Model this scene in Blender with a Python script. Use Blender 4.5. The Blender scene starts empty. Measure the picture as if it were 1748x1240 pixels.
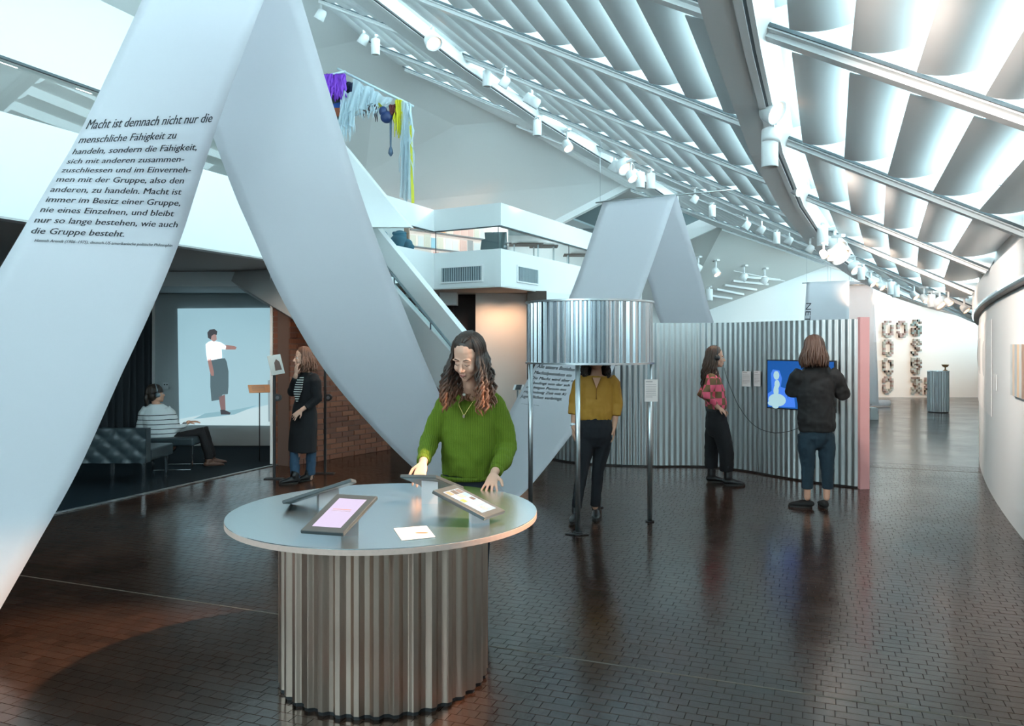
import bpy, bmesh, math, random
from mathutils import Vector, Matrix, Euler, noise
random.seed(7)
SC = bpy.context.scene
COL = SC.collection
V = Vector
PI = math.pi

# ---------------------------------------------------------------- camera, world, exposure
cam_d = bpy.data.cameras.new('camera')
cam_d.sensor_width = 36.0
cam_d.lens = 36.0 * 1343.0 / 1748.0
cam_d.shift_y = -30.0 / 1748.0
cam_d.clip_start = 0.05
cam_d.clip_end = 200
cam = bpy.data.objects.new('camera', cam_d)
COL.objects.link(cam)
cam.location = (0, 0, 1.65)
cam.rotation_euler = (PI / 2, 0, 0)
SC.camera = cam

world = bpy.data.worlds.new('overcast_sky')
SC.world = world
world.use_nodes = True
wn = world.node_tree.nodes
wn['Background'].inputs['Color'].default_value = (0.66, 0.92, 1.0, 1)
wn['Background'].inputs['Strength'].default_value = 5.0

SC.view_settings.view_transform = 'Standard'
SC.view_settings.look = 'None'
SC.view_settings.gamma = 1.0
SC.view_settings.use_curve_mapping = False
SC.view_settings.exposure = 0.90
SC.cycles.max_bounces = 7
SC.cycles.diffuse_bounces = 4
SC.cycles.glossy_bounces = 4
SC.cycles.transmission_bounces = 4
SC.cycles.transparent_max_bounces = 10
SC.cycles.sample_clamp_indirect = 6.0
SC.cycles.caustics_reflective = False
SC.cycles.caustics_refractive = False
SC.cycles.blur_glossy = 0.6

def spot_light(name, loc, target, power, angle=40, color=(1.0, 0.62, 0.36), size=0.05, blend=0.6):
    d = bpy.data.lights.new(name, 'SPOT')
    d.energy = power
    d.color = color
    d.spot_size = math.radians(angle)
    d.spot_blend = blend
    d.shadow_soft_size = size
    o = bpy.data.objects.new(name, d)
    COL.objects.link(o)
    o.location = loc
    o.rotation_euler = (V(target) - V(loc)).to_track_quat('-Z', 'Y').to_euler()
    return o

# ---------------------------------------------------------------- geometry of the place
F_, CX_, HY_, EYE = 1343.0, 874.0, 590.0, 1.65
CC, SS = 0.932, 0.363        # the building's long axis runs (SS, CC)
def P(px, py, Y):
    return V(((px - CX_) / F_ * Y, Y, EYE - (py - HY_) / F_ * Y))
def PZ(px, py, z):           # the point at height z
    Y = (EYE - z) * F_ / (py - HY_)
    return V(((px - CX_) / F_ * Y, Y, z))
def FL(px, py): return PZ(px, py, 0.0)
def AB(a, b, z=0.0): return V((a * CC + b * SS, -a * SS + b * CC, z))
def toab(p): return (p[0] * CC - p[1] * SS, p[0] * SS + p[1] * CC)
UDIR = V((SS, CC, 0)); VDIR = V((CC, -SS, 0))
def wall_a(b):
    t = max(b - 7.77, -2.5)
    return 1.62 + 0.05 * t + 0.01 * t * t
def roof_z(b, d): return 2.71 + 0.507 * d - 0.04 * (b - 7.5)
def RF(b, d, off=0.0): return AB(wall_a(b) - d, b, roof_z(b, d) + off)

# ---------------------------------------------------------------- materials
MATS = {}
def mat(name, color=(0.8, 0.8, 0.8), rough=0.5, metal=0.0, spec=0.5, emit=None, estr=0.0,
        noise_s=None, noise_amt=0.0, bump=0.0, bump_s=50.0, coat=0.0, alpha=1.0, sheen=0.0, attr=None, rvar=0.0, stretch=(1, 1, 1)):
    if name in MATS: return MATS[name]
    m = bpy.data.materials.new(name)
    m.use_nodes = True
    nt = m.node_tree; N = nt.nodes; L = nt.links
    b = N['Principled BSDF']
    b.inputs['Base Color'].default_value = (*color, 1)
    b.inputs['Roughness'].default_value = rough
    b.inputs['Metallic'].default_value = metal
    b.inputs['Specular IOR Level'].default_value = spec
    b.inputs['Coat Weight'].default_value = coat
    b.inputs['Sheen Weight'].default_value = sheen
    b.inputs['Alpha'].default_value = alpha
    if emit:
        b.inputs['Emission Color'].default_value = (*emit, 1)
        b.inputs['Emission Strength'].default_value = estr
    tc = None
    if noise_s or bump or rvar:
        tc = N.new('ShaderNodeTexCoord')
        mp = N.new('ShaderNodeMapping'); mp.inputs['Scale'].default_value = stretch
        L.new(tc.outputs['Object'], mp.inputs['Vector'])
    if noise_s or rvar:
        n = N.new('ShaderNodeTexNoise')
        n.inputs['Scale'].default_value = noise_s or 8
        n.inputs['Detail'].default_value = 6
        L.new(mp.outputs['Vector'], n.inputs['Vector'])
        if noise_amt:
            mx = N.new('ShaderNodeMix'); mx.data_type = 'RGBA'
            mx.inputs['A'].default_value = (*[c * (1 - noise_amt) for c in color], 1)
            mx.inputs['B'].default_value = (*[min(1, c * (1 + noise_amt)) for c in color], 1)
            L.new(n.outputs['Fac'], mx.inputs['Factor'])
            L.new(mx.outputs['Result'], b.inputs['Base Color'])
        if rvar:
            mr = N.new('ShaderNodeMapRange')
            mr.inputs['From Min'].default_value = 0.3; mr.inputs['From Max'].default_value = 0.7
            mr.inputs['To Min'].default_value = max(0.02, rough - rvar); mr.inputs['To Max'].default_value = rough + rvar
            L.new(n.outputs['Fac'], mr.inputs['Value']); L.new(mr.outputs['Result'], b.inputs['Roughness'])
    if bump:
        n2 = N.new('ShaderNodeTexNoise'); n2.inputs['Scale'].default_value = bump_s; n2.inputs['Detail'].default_value = 4
        L.new(mp.outputs['Vector'], n2.inputs['Vector'])
        bp = N.new('ShaderNodeBump'); bp.inputs['Strength'].default_value = bump; bp.inputs['Distance'].default_value = 0.01
        L.new(n2.outputs['Fac'], bp.inputs['Height']); L.new(bp.outputs['Normal'], b.inputs['Normal'])
    if attr:
        at = N.new('ShaderNodeAttribute'); at.attribute_name = attr
        mx = N.new('ShaderNodeMix'); mx.data_type = 'RGBA'; mx.blend_type = 'MULTIPLY'; mx.inputs['Factor'].default_value = 1
        mx.inputs['A'].default_value = (*color, 1)
        L.new(at.outputs['Color'], mx.inputs['B'])
        L.new(mx.outputs['Result'], b.inputs['Base Color'])
    MATS[name] = m
    return m

def glass_mat(name, tint=(0.93, 0.98, 0.98), refl=0.9):
    if name in MATS: return MATS[name]
    m = bpy.data.materials.new(name); m.use_nodes = True
    nt = m.node_tree; N = nt.nodes; L = nt.links
    N.remove(N['Principled BSDF'])
    out = N['Material Output']
    tr = N.new('ShaderNodeBsdfTransparent'); tr.inputs['Color'].default_value = (*tint, 1)
    gl = N.new('ShaderNodeBsdfGlossy'); gl.inputs['Roughness'].default_value = 0.01
    gl.inputs['Color'].default_value = (refl, refl, refl, 1)
    fr = N.new('ShaderNodeFresnel'); fr.inputs['IOR'].default_value = 1.5
    mx = N.new('ShaderNodeMixShader')
    ge = N.new('ShaderNodeNewGeometry'); sb = N.new('ShaderNodeMath'); sb.operation = 'SUBTRACT'; sb.inputs[0].default_value = 1.0; ml = N.new('ShaderNodeMath'); ml.operation = 'MULTIPLY'
    L.new(ge.outputs['Backfacing'], sb.inputs[1]); L.new(sb.outputs[0], ml.inputs[0]); L.new(fr.outputs['Fac'], ml.inputs[1])
    L.new(ml.outputs[0], mx.inputs['Fac']); L.new(tr.outputs[0], mx.inputs[1]); L.new(gl.outputs[0], mx.inputs[2])
    L.new(mx.outputs[0], out.inputs['Surface'])
    MATS[name] = m
    return m

def fabric_mat(name, color, transp=0.10, transl=0.45):
    m = bpy.data.materials.new(name); m.use_nodes = True
    nt = m.node_tree; N = nt.nodes; L = nt.links
    b = N['Principled BSDF']; out = N['Material Output']
    b.inputs['Base Color'].default_value = (*color, 1); b.inputs['Roughness'].default_value = 0.55
    b.inputs['Specular IOR Level'].default_value = 0.35
    tc = N.new('ShaderNodeTexCoord'); mp = N.new('ShaderNodeMapping'); mp.inputs['Scale'].default_value = (0.8, 0.8, 0.25)
    n = N.new('ShaderNodeTexNoise'); n.inputs['Scale'].default_value = 4; n.inputs['Detail'].default_value = 3
    bp = N.new('ShaderNodeBump'); bp.inputs['Strength'].default_value = 0.25; bp.inputs['Distance'].default_value = 0.03
    L.new(tc.outputs['Object'], mp.inputs['Vector']); L.new(mp.outputs[0], n.inputs['Vector'])
    L.new(n.outputs['Fac'], bp.inputs['Height']); L.new(bp.outputs[0], b.inputs['Normal'])
    tl = N.new('ShaderNodeBsdfTranslucent'); tl.inputs['Color'].default_value = (*color, 1)
    tr = N.new('ShaderNodeBsdfTransparent')
    m1 = N.new('ShaderNodeMixShader'); m1.inputs['Fac'].default_value = transl
    m2 = N.new('ShaderNodeMixShader'); m2.inputs['Fac'].default_value = transp
    L.new(b.outputs[0], m1.inputs[1]); L.new(tl.outputs[0], m1.inputs[2])
    L.new(m1.outputs[0], m2.inputs[1]); L.new(tr.outputs[0], m2.inputs[2])
    L.new(m2.outputs[0], out.inputs['Surface'])
    MATS[name] = m
    return m

def pattern_mat(name, kind, **k):
    """knit, checks, stripes and other flat patterns that a cloth or a screen really has"""
    m = bpy.data.materials.new(name); m.use_nodes = True
    nt = m.node_tree; N = nt.nodes; L = nt.links
    b = N['Principled BSDF']; b.inputs['Roughness'].default_value = k.get('rough', 0.9)
    b.inputs['Specular IOR Level'].default_value = 0.2
    tc = N.new('ShaderNodeTexCoord'); mp = N.new('ShaderNodeMapping')
    mp.inputs['Rotation'].default_value = k.get('rot', (0, 0, 0)); mp.inputs['Location'].default_value = k.get('loc', (0, 0, 0))
    L.new(tc.outputs['Object'], mp.inputs['Vector'])
    A = (*k['a'], 1); B = (*k['b'], 1)
    if kind == 'checks':
        t = N.new('ShaderNodeTexChecker'); t.inputs['Scale'].default_value = k['scale']
        t.inputs['Color1'].default_value = A; t.inputs['Color2'].default_value = B
        L.new(mp.outputs[0], t.inputs['Vector']); L.new(t.outputs['Color'], b.inputs['Base Color'])
    elif kind == 'stripes':      # thin horizontal stripes between z0 and z1
        s = N.new('ShaderNodeSeparateXYZ'); L.new(mp.outputs[0], s.inputs[0])
        def mth(op, x, y=None):
            n = N.new('ShaderNodeMath'); n.operation = op
            for i, q in enumerate((x, y)):
                if q is None: continue
                if isinstance(q, (int, float)): n.inputs[i].default_value = q
                else: L.new(q, n.inputs[i])
            return n.outputs[0]
        z = s.outputs['Z']
        fr = mth('FRACT', mth('DIVIDE', z, k['period']))
        f = mth('LESS_THAN', fr, k['duty'])
        f = mth('MULTIPLY', f, mth('LESS_THAN', z, k['z1']))
        f = mth('MULTIPLY', f, mth('GREATER_THAN', z, k['z0']))
        mx = N.new('ShaderNodeMix'); mx.data_type = 'RGBA'; mx.inputs['A'].default_value = A; mx.inputs['B'].default_value = B
        L.new(f, mx.inputs['Factor']); L.new(mx.outputs['Result'], b.inputs['Base Color'])
    elif kind == 'ramp':         # dyed from colour a (top) to b (ends) between z1 and z0
        s = N.new('ShaderNodeSeparateXYZ'); L.new(tc.outputs['Object'], s.inputs[0])
        mr = N.new('ShaderNodeMapRange'); L.new(s.outputs['Z'], mr.inputs['Value'])
        mr.inputs['From Min'].default_value = k['z0']; mr.inputs['From Max'].default_value = k['z1']
        n = N.new('ShaderNodeTexNoise'); n.inputs['Scale'].default_value = 60; L.new(tc.outputs['Object'], n.inputs['Vector'])
        ad = N.new('ShaderNodeMath'); ad.operation = 'MULTIPLY_ADD'; L.new(n.outputs['Fac'], ad.inputs[0]); ad.inputs[1].default_value = 0.7
        sb = N.new('ShaderNodeMath'); sb.operation = 'SUBTRACT'; L.new(mr.outputs[0], sb.inputs[0]); sb.inputs[1].default_value = 0.35
        L.new(sb.outputs[0], ad.inputs[2])
        mx = N.new('ShaderNodeMix'); mx.data_type = 'RGBA'; mx.inputs['A'].default_value = B; mx.inputs['B'].default_value = A
        mx.clamp_factor = True
        L.new(ad.outputs[0], mx.inputs['Factor']); L.new(mx.outputs['Result'], b.inputs['Base Color'])
        b.inputs['Roughness'].default_value = 0.45; b.inputs['Specular IOR Level'].default_value = 0.5
    elif kind == 'knit':
        w = N.new('ShaderNodeTexWave'); w.wave_type = 'BANDS'; w.bands_direction = 'X'; w.inputs['Scale'].default_value = k['scale']
        w.inputs['Distortion'].default_value = 1.5; w.inputs['Detail'].default_value = 2
        L.new(mp.outputs[0], w.inputs['Vector'])
        n = N.new('ShaderNodeTexNoise'); n.inputs['Scale'].default_value = 220; L.new(mp.outputs[0], n.inputs['Vector'])
        mm = N.new('ShaderNodeMath'); mm.operation = 'MULTIPLY'; L.new(w.outputs['Fac'], mm.inputs[0]); L.new(n.outputs['Fac'], mm.inputs[1])
        mx = N.new('ShaderNodeMix'); mx.data_type = 'RGBA'; mx.inputs['A'].default_value = B; mx.inputs['B'].default_value = A
        mr = N.new('ShaderNodeMapRange'); mr.inputs['From Max'].default_value = 0.5; L.new(mm.outputs[0], mr.inputs['Value'])
        L.new(mr.outputs[0], mx.inputs['Factor']); L.new(mx.outputs['Result'], b.inputs['Base Color'])
        bp = N.new('ShaderNodeBump'); bp.inputs['Strength'].default_value = 0.6; bp.inputs['Distance'].default_value = 0.004
        L.new(mm.outputs[0], bp.inputs['Height']); L.new(bp.outputs[0], b.inputs['Normal'])
    MATS[name] = m
    return m

white = mat('white_paint', (0.82, 0.83, 0.83), 0.6, spec=0.3)
white_gloss = mat('white_enamel', (0.84, 0.85, 0.85), 0.35, spec=0.4)
ceil_white = mat('ceiling_plaster', (0.80, 0.80, 0.79), 0.8, spec=0.2)
vane_white = mat('louvre_white', (0.84, 0.86, 0.86), 0.45, spec=0.3)
def add_translucency(m, f):
    N = m.node_tree.nodes; L = m.node_tree.links
    b = N['Principled BSDF']; tl = N.new('ShaderNodeBsdfTranslucent'); tl.inputs['Color'].default_value = b.inputs['Base Color'].default_value
    mx = N.new('ShaderNodeMixShader'); mx.inputs['Fac'].default_value = f
    L.new(b.outputs[0], mx.inputs[1]); L.new(tl.outputs[0], mx.inputs[2]); L.new(mx.outputs[0], N['Material Output'].inputs['Surface'])
add_translucency(vane_white, 0.07)
galv = mat('galvanised_steel', (0.62, 0.64, 0.65), 0.42, metal=.9)
galv_top = mat('brushed_zinc_sheet', (0.80, 0.93, 0.98), 0.27, metal=1.0)
steel = mat('steel_tube', (0.50, 0.52, 0.53), 0.3, metal=1.0)
black_pl = mat('black_plastic', (0.02, 0.02, 0.022), 0.4)
black_met = mat('black_metal', (0.025, 0.025, 0.027), 0.45, metal=0.3)
dark_grey = mat('dark_grey_frame', (0.045, 0.055, 0.06), 0.4)
paper = mat('paper_white', (0.85, 0.80, 0.78), 0.7)
lead = mat('dark_lead', (0.07, 0.09, 0.10), 0.5)
ink = mat('black_print', (0.03, 0.03, 0.035), 0.7)
grey_ink = mat('grey_print', (0.25, 0.24, 0.24), 0.7)
chrome = mat('chrome', (0.7, 0.7, 0.72), 0.12, metal=1.0)
glass = glass_mat('balustrade_glass')
roofglass = glass_mat('roof_glass', (0.95, 0.99, 1.0), 0.5)

# ---------------------------------------------------------------- mesh helpers
class MB:
    def __init__(s): s.v = []; s.f = []; s.sm = []
    def poly(s, pts, smooth=False):
        i = len(s.v); s.v += [tuple(p) for p in pts]; s.f.append(tuple(range(i, i + len(pts)))); s.sm.append(smooth)
    def hexa(s, q):          # 8 corners: 0-3 bottom ring, 4-7 top ring
        i = len(s.v); s.v += [tuple(p) for p in q]
        for f in ((3, 2, 1, 0), (4, 5, 6, 7), (0, 1, 5, 4), (1, 2, 6, 5), (2, 3, 7, 6), (3, 0, 4, 7)):
            s.f.append(tuple(i + k for k in f)); s.sm.append(False)
    def box(s, c, d, rz=0.0):
        x, y, z = d[0] / 2, d[1] / 2, d[2] / 2; c = V(c); R = Matrix.Rotation(rz, 3, 'Z')
        s.hexa([c + R @ V(q) for q in ((-x, -y, -z), (x, -y, -z), (x, y, -z), (-x, y, -z), (-x, -y, z), (x, -y, z), (x, y, z), (-x, y, z))])
    def obox(s, o, e1, e2, e3):
        o, e1, e2, e3 = V(o), V(e1), V(e2), V(e3)
        if e1.cross(e2).dot(e3) < 0: e1, e2 = e2, e1
        s.hexa([o, o + e1, o + e1 + e2, o + e2, o + e3, o + e1 + e3, o + e1 + e2 + e3, o + e2 + e3])
    def bar(s, p, q, w, h, up=(0, 0, 1)):    # box bar from p to q, w wide, h high, centred
        p, q = V(p), V(q); t = (q - p); u = V(up); sd = t.cross(u)
        if sd.length < 1e-6: sd = t.cross(V((1, 0, 0)))
        sd.normalize(); n = sd.cross(t).normalized()
        s.obox(p - sd * w / 2 - n * h / 2, sd * w, t, n * h)
    def prism(s, pts, ext):   # polygon extruded by vector
        n = len(pts); i = len(s.v); e = V(ext)
        s.v += [tuple(p) for p in pts] + [tuple(V(p) + e) for p in pts]
        s.f.append(tuple(i + k for k in reversed(range(n)))); s.f.append(tuple(i + n + k for k in range(n)))
        for k in range(n):
            j = (k + 1) % n; s.f.append((i + k, i + j, i + n + j, i + n + k))
        s.sm += [False] * (n + 2)
    def grid(s, rows, closed=False, smooth=True):
        i = len(s.v); m = len(rows[0])
        for r in rows: s.v += [tuple(p) for p in r]
        for a in range(len(rows) - 1):
            for b in range(m if closed else m - 1):
                c = (b + 1) % m
                s.f.append((i + a * m + b, i + a * m + c, i + (a + 1) * m + c, i + (a + 1) * m + b)); s.sm.append(smooth)
        return i
    def tube(s, pts, rad, n=8, side=None, caps=True, round_caps=False, smooth=True):
        pts = [V(p) for p in pts]
        if not isinstance(rad, (list, tuple)): rad = [rad] * len(pts)
        rad = [r if isinstance(r, (tuple, list)) else (r, r) for r in rad]
        if round_caps:
            t0 = (pts[0] - pts[1]).normalized(); t1 = (pts[-1] - pts[-2]).normalized()
            r0, r1 = rad[0], rad[-1]; m0, m1 = min(r0), min(r1)
            pts = [pts[0] + t0 * m0, pts[0] + t0 * m0 * .75] + pts + [pts[-1] + t1 * m1 * .75, pts[-1] + t1 * m1]
            rad = [(r0[0] * .15, r0[1] * .15), (r0[0] * .66, r0[1] * .66)] + rad + [(r1[0] * .66, r1[1] * .66), (r1[0] * .15, r1[1] * .15)]
        rows = []; prev = None
        for k, p in enumerate(pts):
            t = (pts[min(k + 1, len(pts) - 1)] - pts[max(k - 1, 0)])
            if t.length < 1e-9: t = V((0, 0, 1))
            t.normalize()
            ref = V(side) if side is not None else (prev if prev is not None else (V((1, 0, 0)) if abs(t.x) < .9 else V((0, 1, 0))))
            sd = ref - t * ref.dot(t)
            if sd.length < 1e-4: sd = t.orthogonal()
            sd.normalize(); prev = sd; o = t.cross(sd)
            rows.append([p + sd * (rad[k][0] * math.cos(2 * PI * j / n)) + o * (rad[k][1] * math.sin(2 * PI * j / n)) for j in range(n)])
        i = s.grid(rows, closed=True, smooth=smooth)
        if caps:
            m = len(rows)
            s.f.append(tuple(i + j for j in reversed(range(n)))); s.f.append(tuple(i + (m - 1) * n + j for j in range(n))); s.sm += [False, False]
    def ell(s, c, r, R=None, nu=14, nv=9):
        c = V(c); R = R or Matrix.Identity(3)
        rows = []
        for a in range(nv + 1):
            th = PI * (0.02 + 0.96 * a / nv) ; rows.append([c + R @ V((r[0] * math.sin(th) * math.cos(2 * PI * j / nu), r[1] * math.sin(th) * math.sin(2 * PI * j / nu), r[2] * math.cos(th))) for j in range(nu)])
        rows = rows[::-1]
        i = s.grid(rows, closed=True)
        s.f.append(tuple(i + j for j in reversed(range(nu)))); s.f.append(tuple(i + nv * nu + j for j in range(nu))); s.sm += [True, True]
    def build(s, name, m, parent=None, kind=None, label=None, bevel=0.0):
        me = bpy.data.meshes.new(name)
        me.from_pydata(s.v, [], s.f)
        me.polygons.foreach_set('use_smooth', s.sm)
        if isinstance(m, (list, tuple)):
            for q in m: me.materials.append(q)
        else: me.materials.append(m)
        me.update()
        o = bpy.data.objects.new(name, me); COL.objects.link(o)
        if parent is not None: o.parent = parent; o.matrix_parent_inverse = parent_inv(parent)
        if kind: o['kind'] = kind
        if label: o['label'] = label
        if bevel:
            md = o.modifiers.new('bevel', 'BEVEL'); md.width = bevel; md.segments = 2; md.limit_method = 'ANGLE'
        return o
def parent_inv(p):
    M = p.matrix_basis.inverted()
    q = p.parent
    while q is not None:
        M = M @ (q.matrix_parent_inverse @ Matrix.Identity(4)).inverted() if False else M
        q = q.parent
    return M

def thing(name, label, cat, loc=(0, 0, 0), group=None):
    o = bpy.data.objects.new(name, None); COL.objects.link(o)
    o.empty_display_size = 0.1
    o.location = loc; o['label'] = label; o['category'] = cat
    if group: o['group'] = group
    return o
def tag(o, label, cat, group=None):
    o['label'] = label; o['category'] = cat
    if group: o['group'] = group
    return o
def struct(name, mb, m, parent=None, **k):
    o = mb.build(name, m, parent, **k)
    if parent is None: o['kind'] = 'structure'
    return o
def catmull(pts, n):
    pts = [V(p) for p in pts]; out = []
    for i in range(len(pts) - 1):
        p0 = pts[i - 1] if i > 0 else pts[0] * 2 - pts[1]; p1 = pts[i]; p2 = pts[i + 1]
        p3 = pts[i + 2] if i + 2 < len(pts) else pts[-1] * 2 - pts[-2]
        for k in range(n):
            t = k / n
            out.append(0.5 * ((2 * p1) + (p2 - p0) * t + (2 * p0 - 5 * p1 + 4 * p2 - p3) * t * t + (3 * p1 - p0 - 3 * p2 + p3) * t ** 3))
    out.append(pts[-1])
    return out
def lerp(a, b, t): return a + (b - a) * t
def text_mesh(txt, size=1.0, bold=0.012):
    """flat outline of the text as (verts, faces), baseline at y=0, starting at x=0"""
    cu = bpy.data.curves.new('t', 'FONT'); cu.body = txt; cu.size = size; cu.offset = bold; cu.resolution_u = 2
    o = bpy.data.objects.new('t', cu); COL.objects.link(o)
    dg = bpy.context.evaluated_depsgraph_get()
    me = o.evaluated_get(dg).to_mesh()
    vs = [v.co.copy() for v in me.vertices]; fs = [tuple(p.vertices) for p in me.polygons]
    o.evaluated_get(dg).to_mesh_clear()
    bpy.data.objects.remove(o); bpy.data.curves.remove(cu)
    return vs, fs
def bake(o):
    dg = bpy.context.evaluated_depsgraph_get()
    me = bpy.data.meshes.new_from_object(o.evaluated_get(dg))
    o.modifiers.clear(); old = o.data; o.data = me; me.name = old.name; bpy.data.meshes.remove(old)
# ================================================================ SETTING
# ---- ground slab with brick-bond blocks beyond the reach of the modelled ones
def floor_mat(name, tiles=True):
    m = bpy.data.materials.new(name); m.use_nodes = True
    nt = m.node_tree; N = nt.nodes; L = nt.links
    b = N['Principled BSDF']; b.inputs['Specular IOR Level'].default_value = 0.5
    tc = N.new('ShaderNodeTexCoord'); mp = N.new('ShaderNodeMapping')
    mp.inputs['Rotation'].default_value = (0, 0, math.atan2(SS, CC))
    L.new(tc.outputs['Object'], mp.inputs['Vector'])
    n = N.new('ShaderNodeTexNoise'); n.inputs['Scale'].default_value = 1.3; n.inputs['Detail'].default_value = 8; n.inputs['Roughness'].default_value = 0.65
    L.new(tc.outputs['Object'], n.inputs['Vector'])
    mx = N.new('ShaderNodeMix'); mx.data_type = 'RGBA'
    mx.inputs['A'].default_value = (0.020, 0.011, 0.008, 1); mx.inputs['B'].default_value = (0.060, 0.026, 0.015, 1)
    L.new(n.outputs['Fac'], mx.inputs['Factor'])
    col = mx.outputs['Result']
    # worn pale scuffs
    n3 = N.new('ShaderNodeTexNoise'); n3.inputs['Scale'].default_value = 5.5; n3.inputs['Detail'].default_value = 3
    mp3 = N.new('ShaderNodeMapping'); mp3.inputs['Scale'].default_value = (1, 2.4, 1); mp3.inputs['Rotation'].default_value = (0, 0, 0.5)
    L.new(tc.outputs['Object'], mp3.inputs['Vector']); L.new(mp3.outputs[0], n3.inputs['Vector'])
    th = N.new('ShaderNodeMapRange'); th.inputs['From Min'].default_value = 0.80; th.inputs['From Max'].default_value = 0.83
    L.new(n3.outputs['Fac'], th.inputs['Value'])
    m3 = N.new('ShaderNodeMix'); m3.data_type = 'RGBA'; m3.inputs['B'].default_value = (0.34, 0.30, 0.26, 1)
    L.new(th.outputs[0], m3.inputs['Factor']); L.new(col, m3.inputs['A']); col = m3.outputs['Result']
    rr = N.new('ShaderNodeMapRange'); rr.inputs['From Min'].default_value = 0.3; rr.inputs['From Max'].default_value = 0.7
    rr.inputs['To Min'].default_value = 0.13; rr.inputs['To Max'].default_value = 0.25
    L.new(n.outputs['Fac'], rr.inputs['Value']); L.new(rr.outputs[0], b.inputs['Roughness'])
    fb = N.new('ShaderNodeTexNoise'); fb.inputs['Scale'].default_value = 26; fb.inputs['Detail'].default_value = 5
    L.new(tc.outputs['Object'], fb.inputs['Vector'])
    bp = N.new('ShaderNodeBump'); bp.inputs['Strength'].default_value = 0.14; bp.inputs['Distance'].default_value = 0.006
    L.new(fb.outputs['Fac'], bp.inputs['Height']); L.new(bp.outputs[0], b.inputs['Normal'])
    if tiles:
        at = N.new('ShaderNodeAttribute'); at.attribute_name = 'tint'
        m4 = N.new('ShaderNodeMix'); m4.data_type = 'RGBA'; m4.blend_type = 'MULTIPLY'; m4.inputs['Factor'].default_value = 1
        L.new(col, m4.inputs['A']); L.new(at.outputs['Color'], m4.inputs['B']); col = m4.outputs['Result']
    else:
        br = N.new('ShaderNodeTexBrick'); br.inputs['Scale'].default_value = 1
        br.inputs['Brick Width'].default_value = 0.09; br.inputs['Row Height'].default_value = 0.0655
        br.inputs['Mortar Size'].default_value = 0.003; br.inputs['Mortar Smooth'].default_value = 0.3
        br.inputs['Color1'].default_value = (0.75, 0.75, 0.75, 1); br.inputs['Color2'].default_value = (1.25, 1.2, 1.15, 1); br.inputs['Mortar'].default_value = (0.25, 0.25, 0.25, 1)
        L.new(mp.outputs[0], br.inputs['Vector'])
        m4 = N.new('ShaderNodeMix'); m4.data_type = 'RGBA'; m4.blend_type = 'MULTIPLY'; m4.inputs['Factor'].default_value = 1
        L.new(col, m4.inputs['A']); L.new(br.outputs['Color'], m4.inputs['B']); col = m4.outputs['Result']
    L.new(col, b.inputs['Base Color'])
    return m
m_tile = floor_mat('end_grain_block', True); m_base = floor_mat('end_grain_floor', False)
m_grout = mat('dark_joint', (0.012, 0.010, 0.010), 0.6)

mb = MB(); mb.box((2, 10, -0.054), (44, 44, 0.1))
floor = struct('floor', mb, m_base)

tw = 0.0895; th_ = 0.0655
rowsb = [(r, 2.2 + r * th_) for r in range(0, 152)]
tiles = []
rnd = random.Random(3)
for r, b in rowsb:
    # the part of this row inside the camera's view, with a margin
    a = -12.0 + rnd.random() * tw
    a0 = max(-7.0, -2.4 * b - 1.0); a1 = wall_a(b) + 0.05
    a = a0 + (r % 2) * 0.5 * tw + rnd.uniform(-0.015, 0.015)
    while a < a1:
        w = tw * (2 if rnd.random() < 0.13 else 1)
        p = AB(a + w / 2, b + th_ / 2)
        px = CX_ + F_ * p.x / max(p.y, .1); py = HY_ + F_ * EYE / max(p.y, .1)
        if -450 < px < 2250 and p.y > 1.3 and not (a + w / 2 < -6.93):
            tiles.append((a, b, w, rnd.uniform(-1, 1), rnd.uniform(-1, 1), rnd.random(), p))
        a += w
def on_screen(p):
    px = CX_ + F_ * p.x / p.y; py = HY_ + F_ * EYE / p.y
    return 0 < px < 1748 and py < 1245 and not (480 < px < 850 and py > 930)
near = sorted([t for t in tiles if on_screen(t[6]) ], key=lambda t: t[6].y)[:300]
nearset = set(id(t) for t in near)
def tile_corners(t, g=0.0016):
    a, b, w, ta, tb, c, p = t
    up = 0.0006 * c
    def z(x, y): return up + ta * 0.0055 * (x - w / 2) + tb * 0.0055 * (y - th_ / 2)
    return [AB(a + x, b + y, z(x, y)) for x, y in ((g, g), (w - g, g), (w - g, th_ - g), (g, th_ - g))]
def tile_mesh(ts, name):
    v = []; f = []; tint = []
    for t in ts:
        q = tile_corners(t); i = len(v)
        v += [tuple(p) for p in q] + [(p.x, p.y, -0.006) for p in q]
        f += [(i, i + 1, i + 2, i + 3), (i, i + 4, i + 5, i + 1), (i + 1, i + 5, i + 6, i + 2), (i + 2, i + 6, i + 7, i + 3), (i + 3, i + 7, i + 4, i)]
        k = 0.72 + 0.6 * t[5]
        tint += [k, k * 0.97, k * 0.95, 1] * 8
    me = bpy.data.meshes.new(name); me.from_pydata(v, [], f); me.materials.append(m_tile)
    at = me.color_attributes.new('tint', 'FLOAT_COLOR', 'POINT'); at.data.foreach_set('color', tint)
    o = bpy.data.objects.new(name, me); COL.objects.link(o); o.parent = floor
    return o
for t in near: tile_mesh([t], 'floor_block')
rest = tile_mesh([t for t in tiles if id(t) not in nearset], 'floor_blocks'); rest['kind'] = 'stuff'
mb = MB()
mb.poly([AB(-7.5, 2.0, -0.0035), AB(4.2, 2.0, -0.0035), AB(4.2, 12.2, -0.0035), AB(-7.5, 12.2, -0.0035)])
struct('joint_bed', mb, m_grout, floor)
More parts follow.
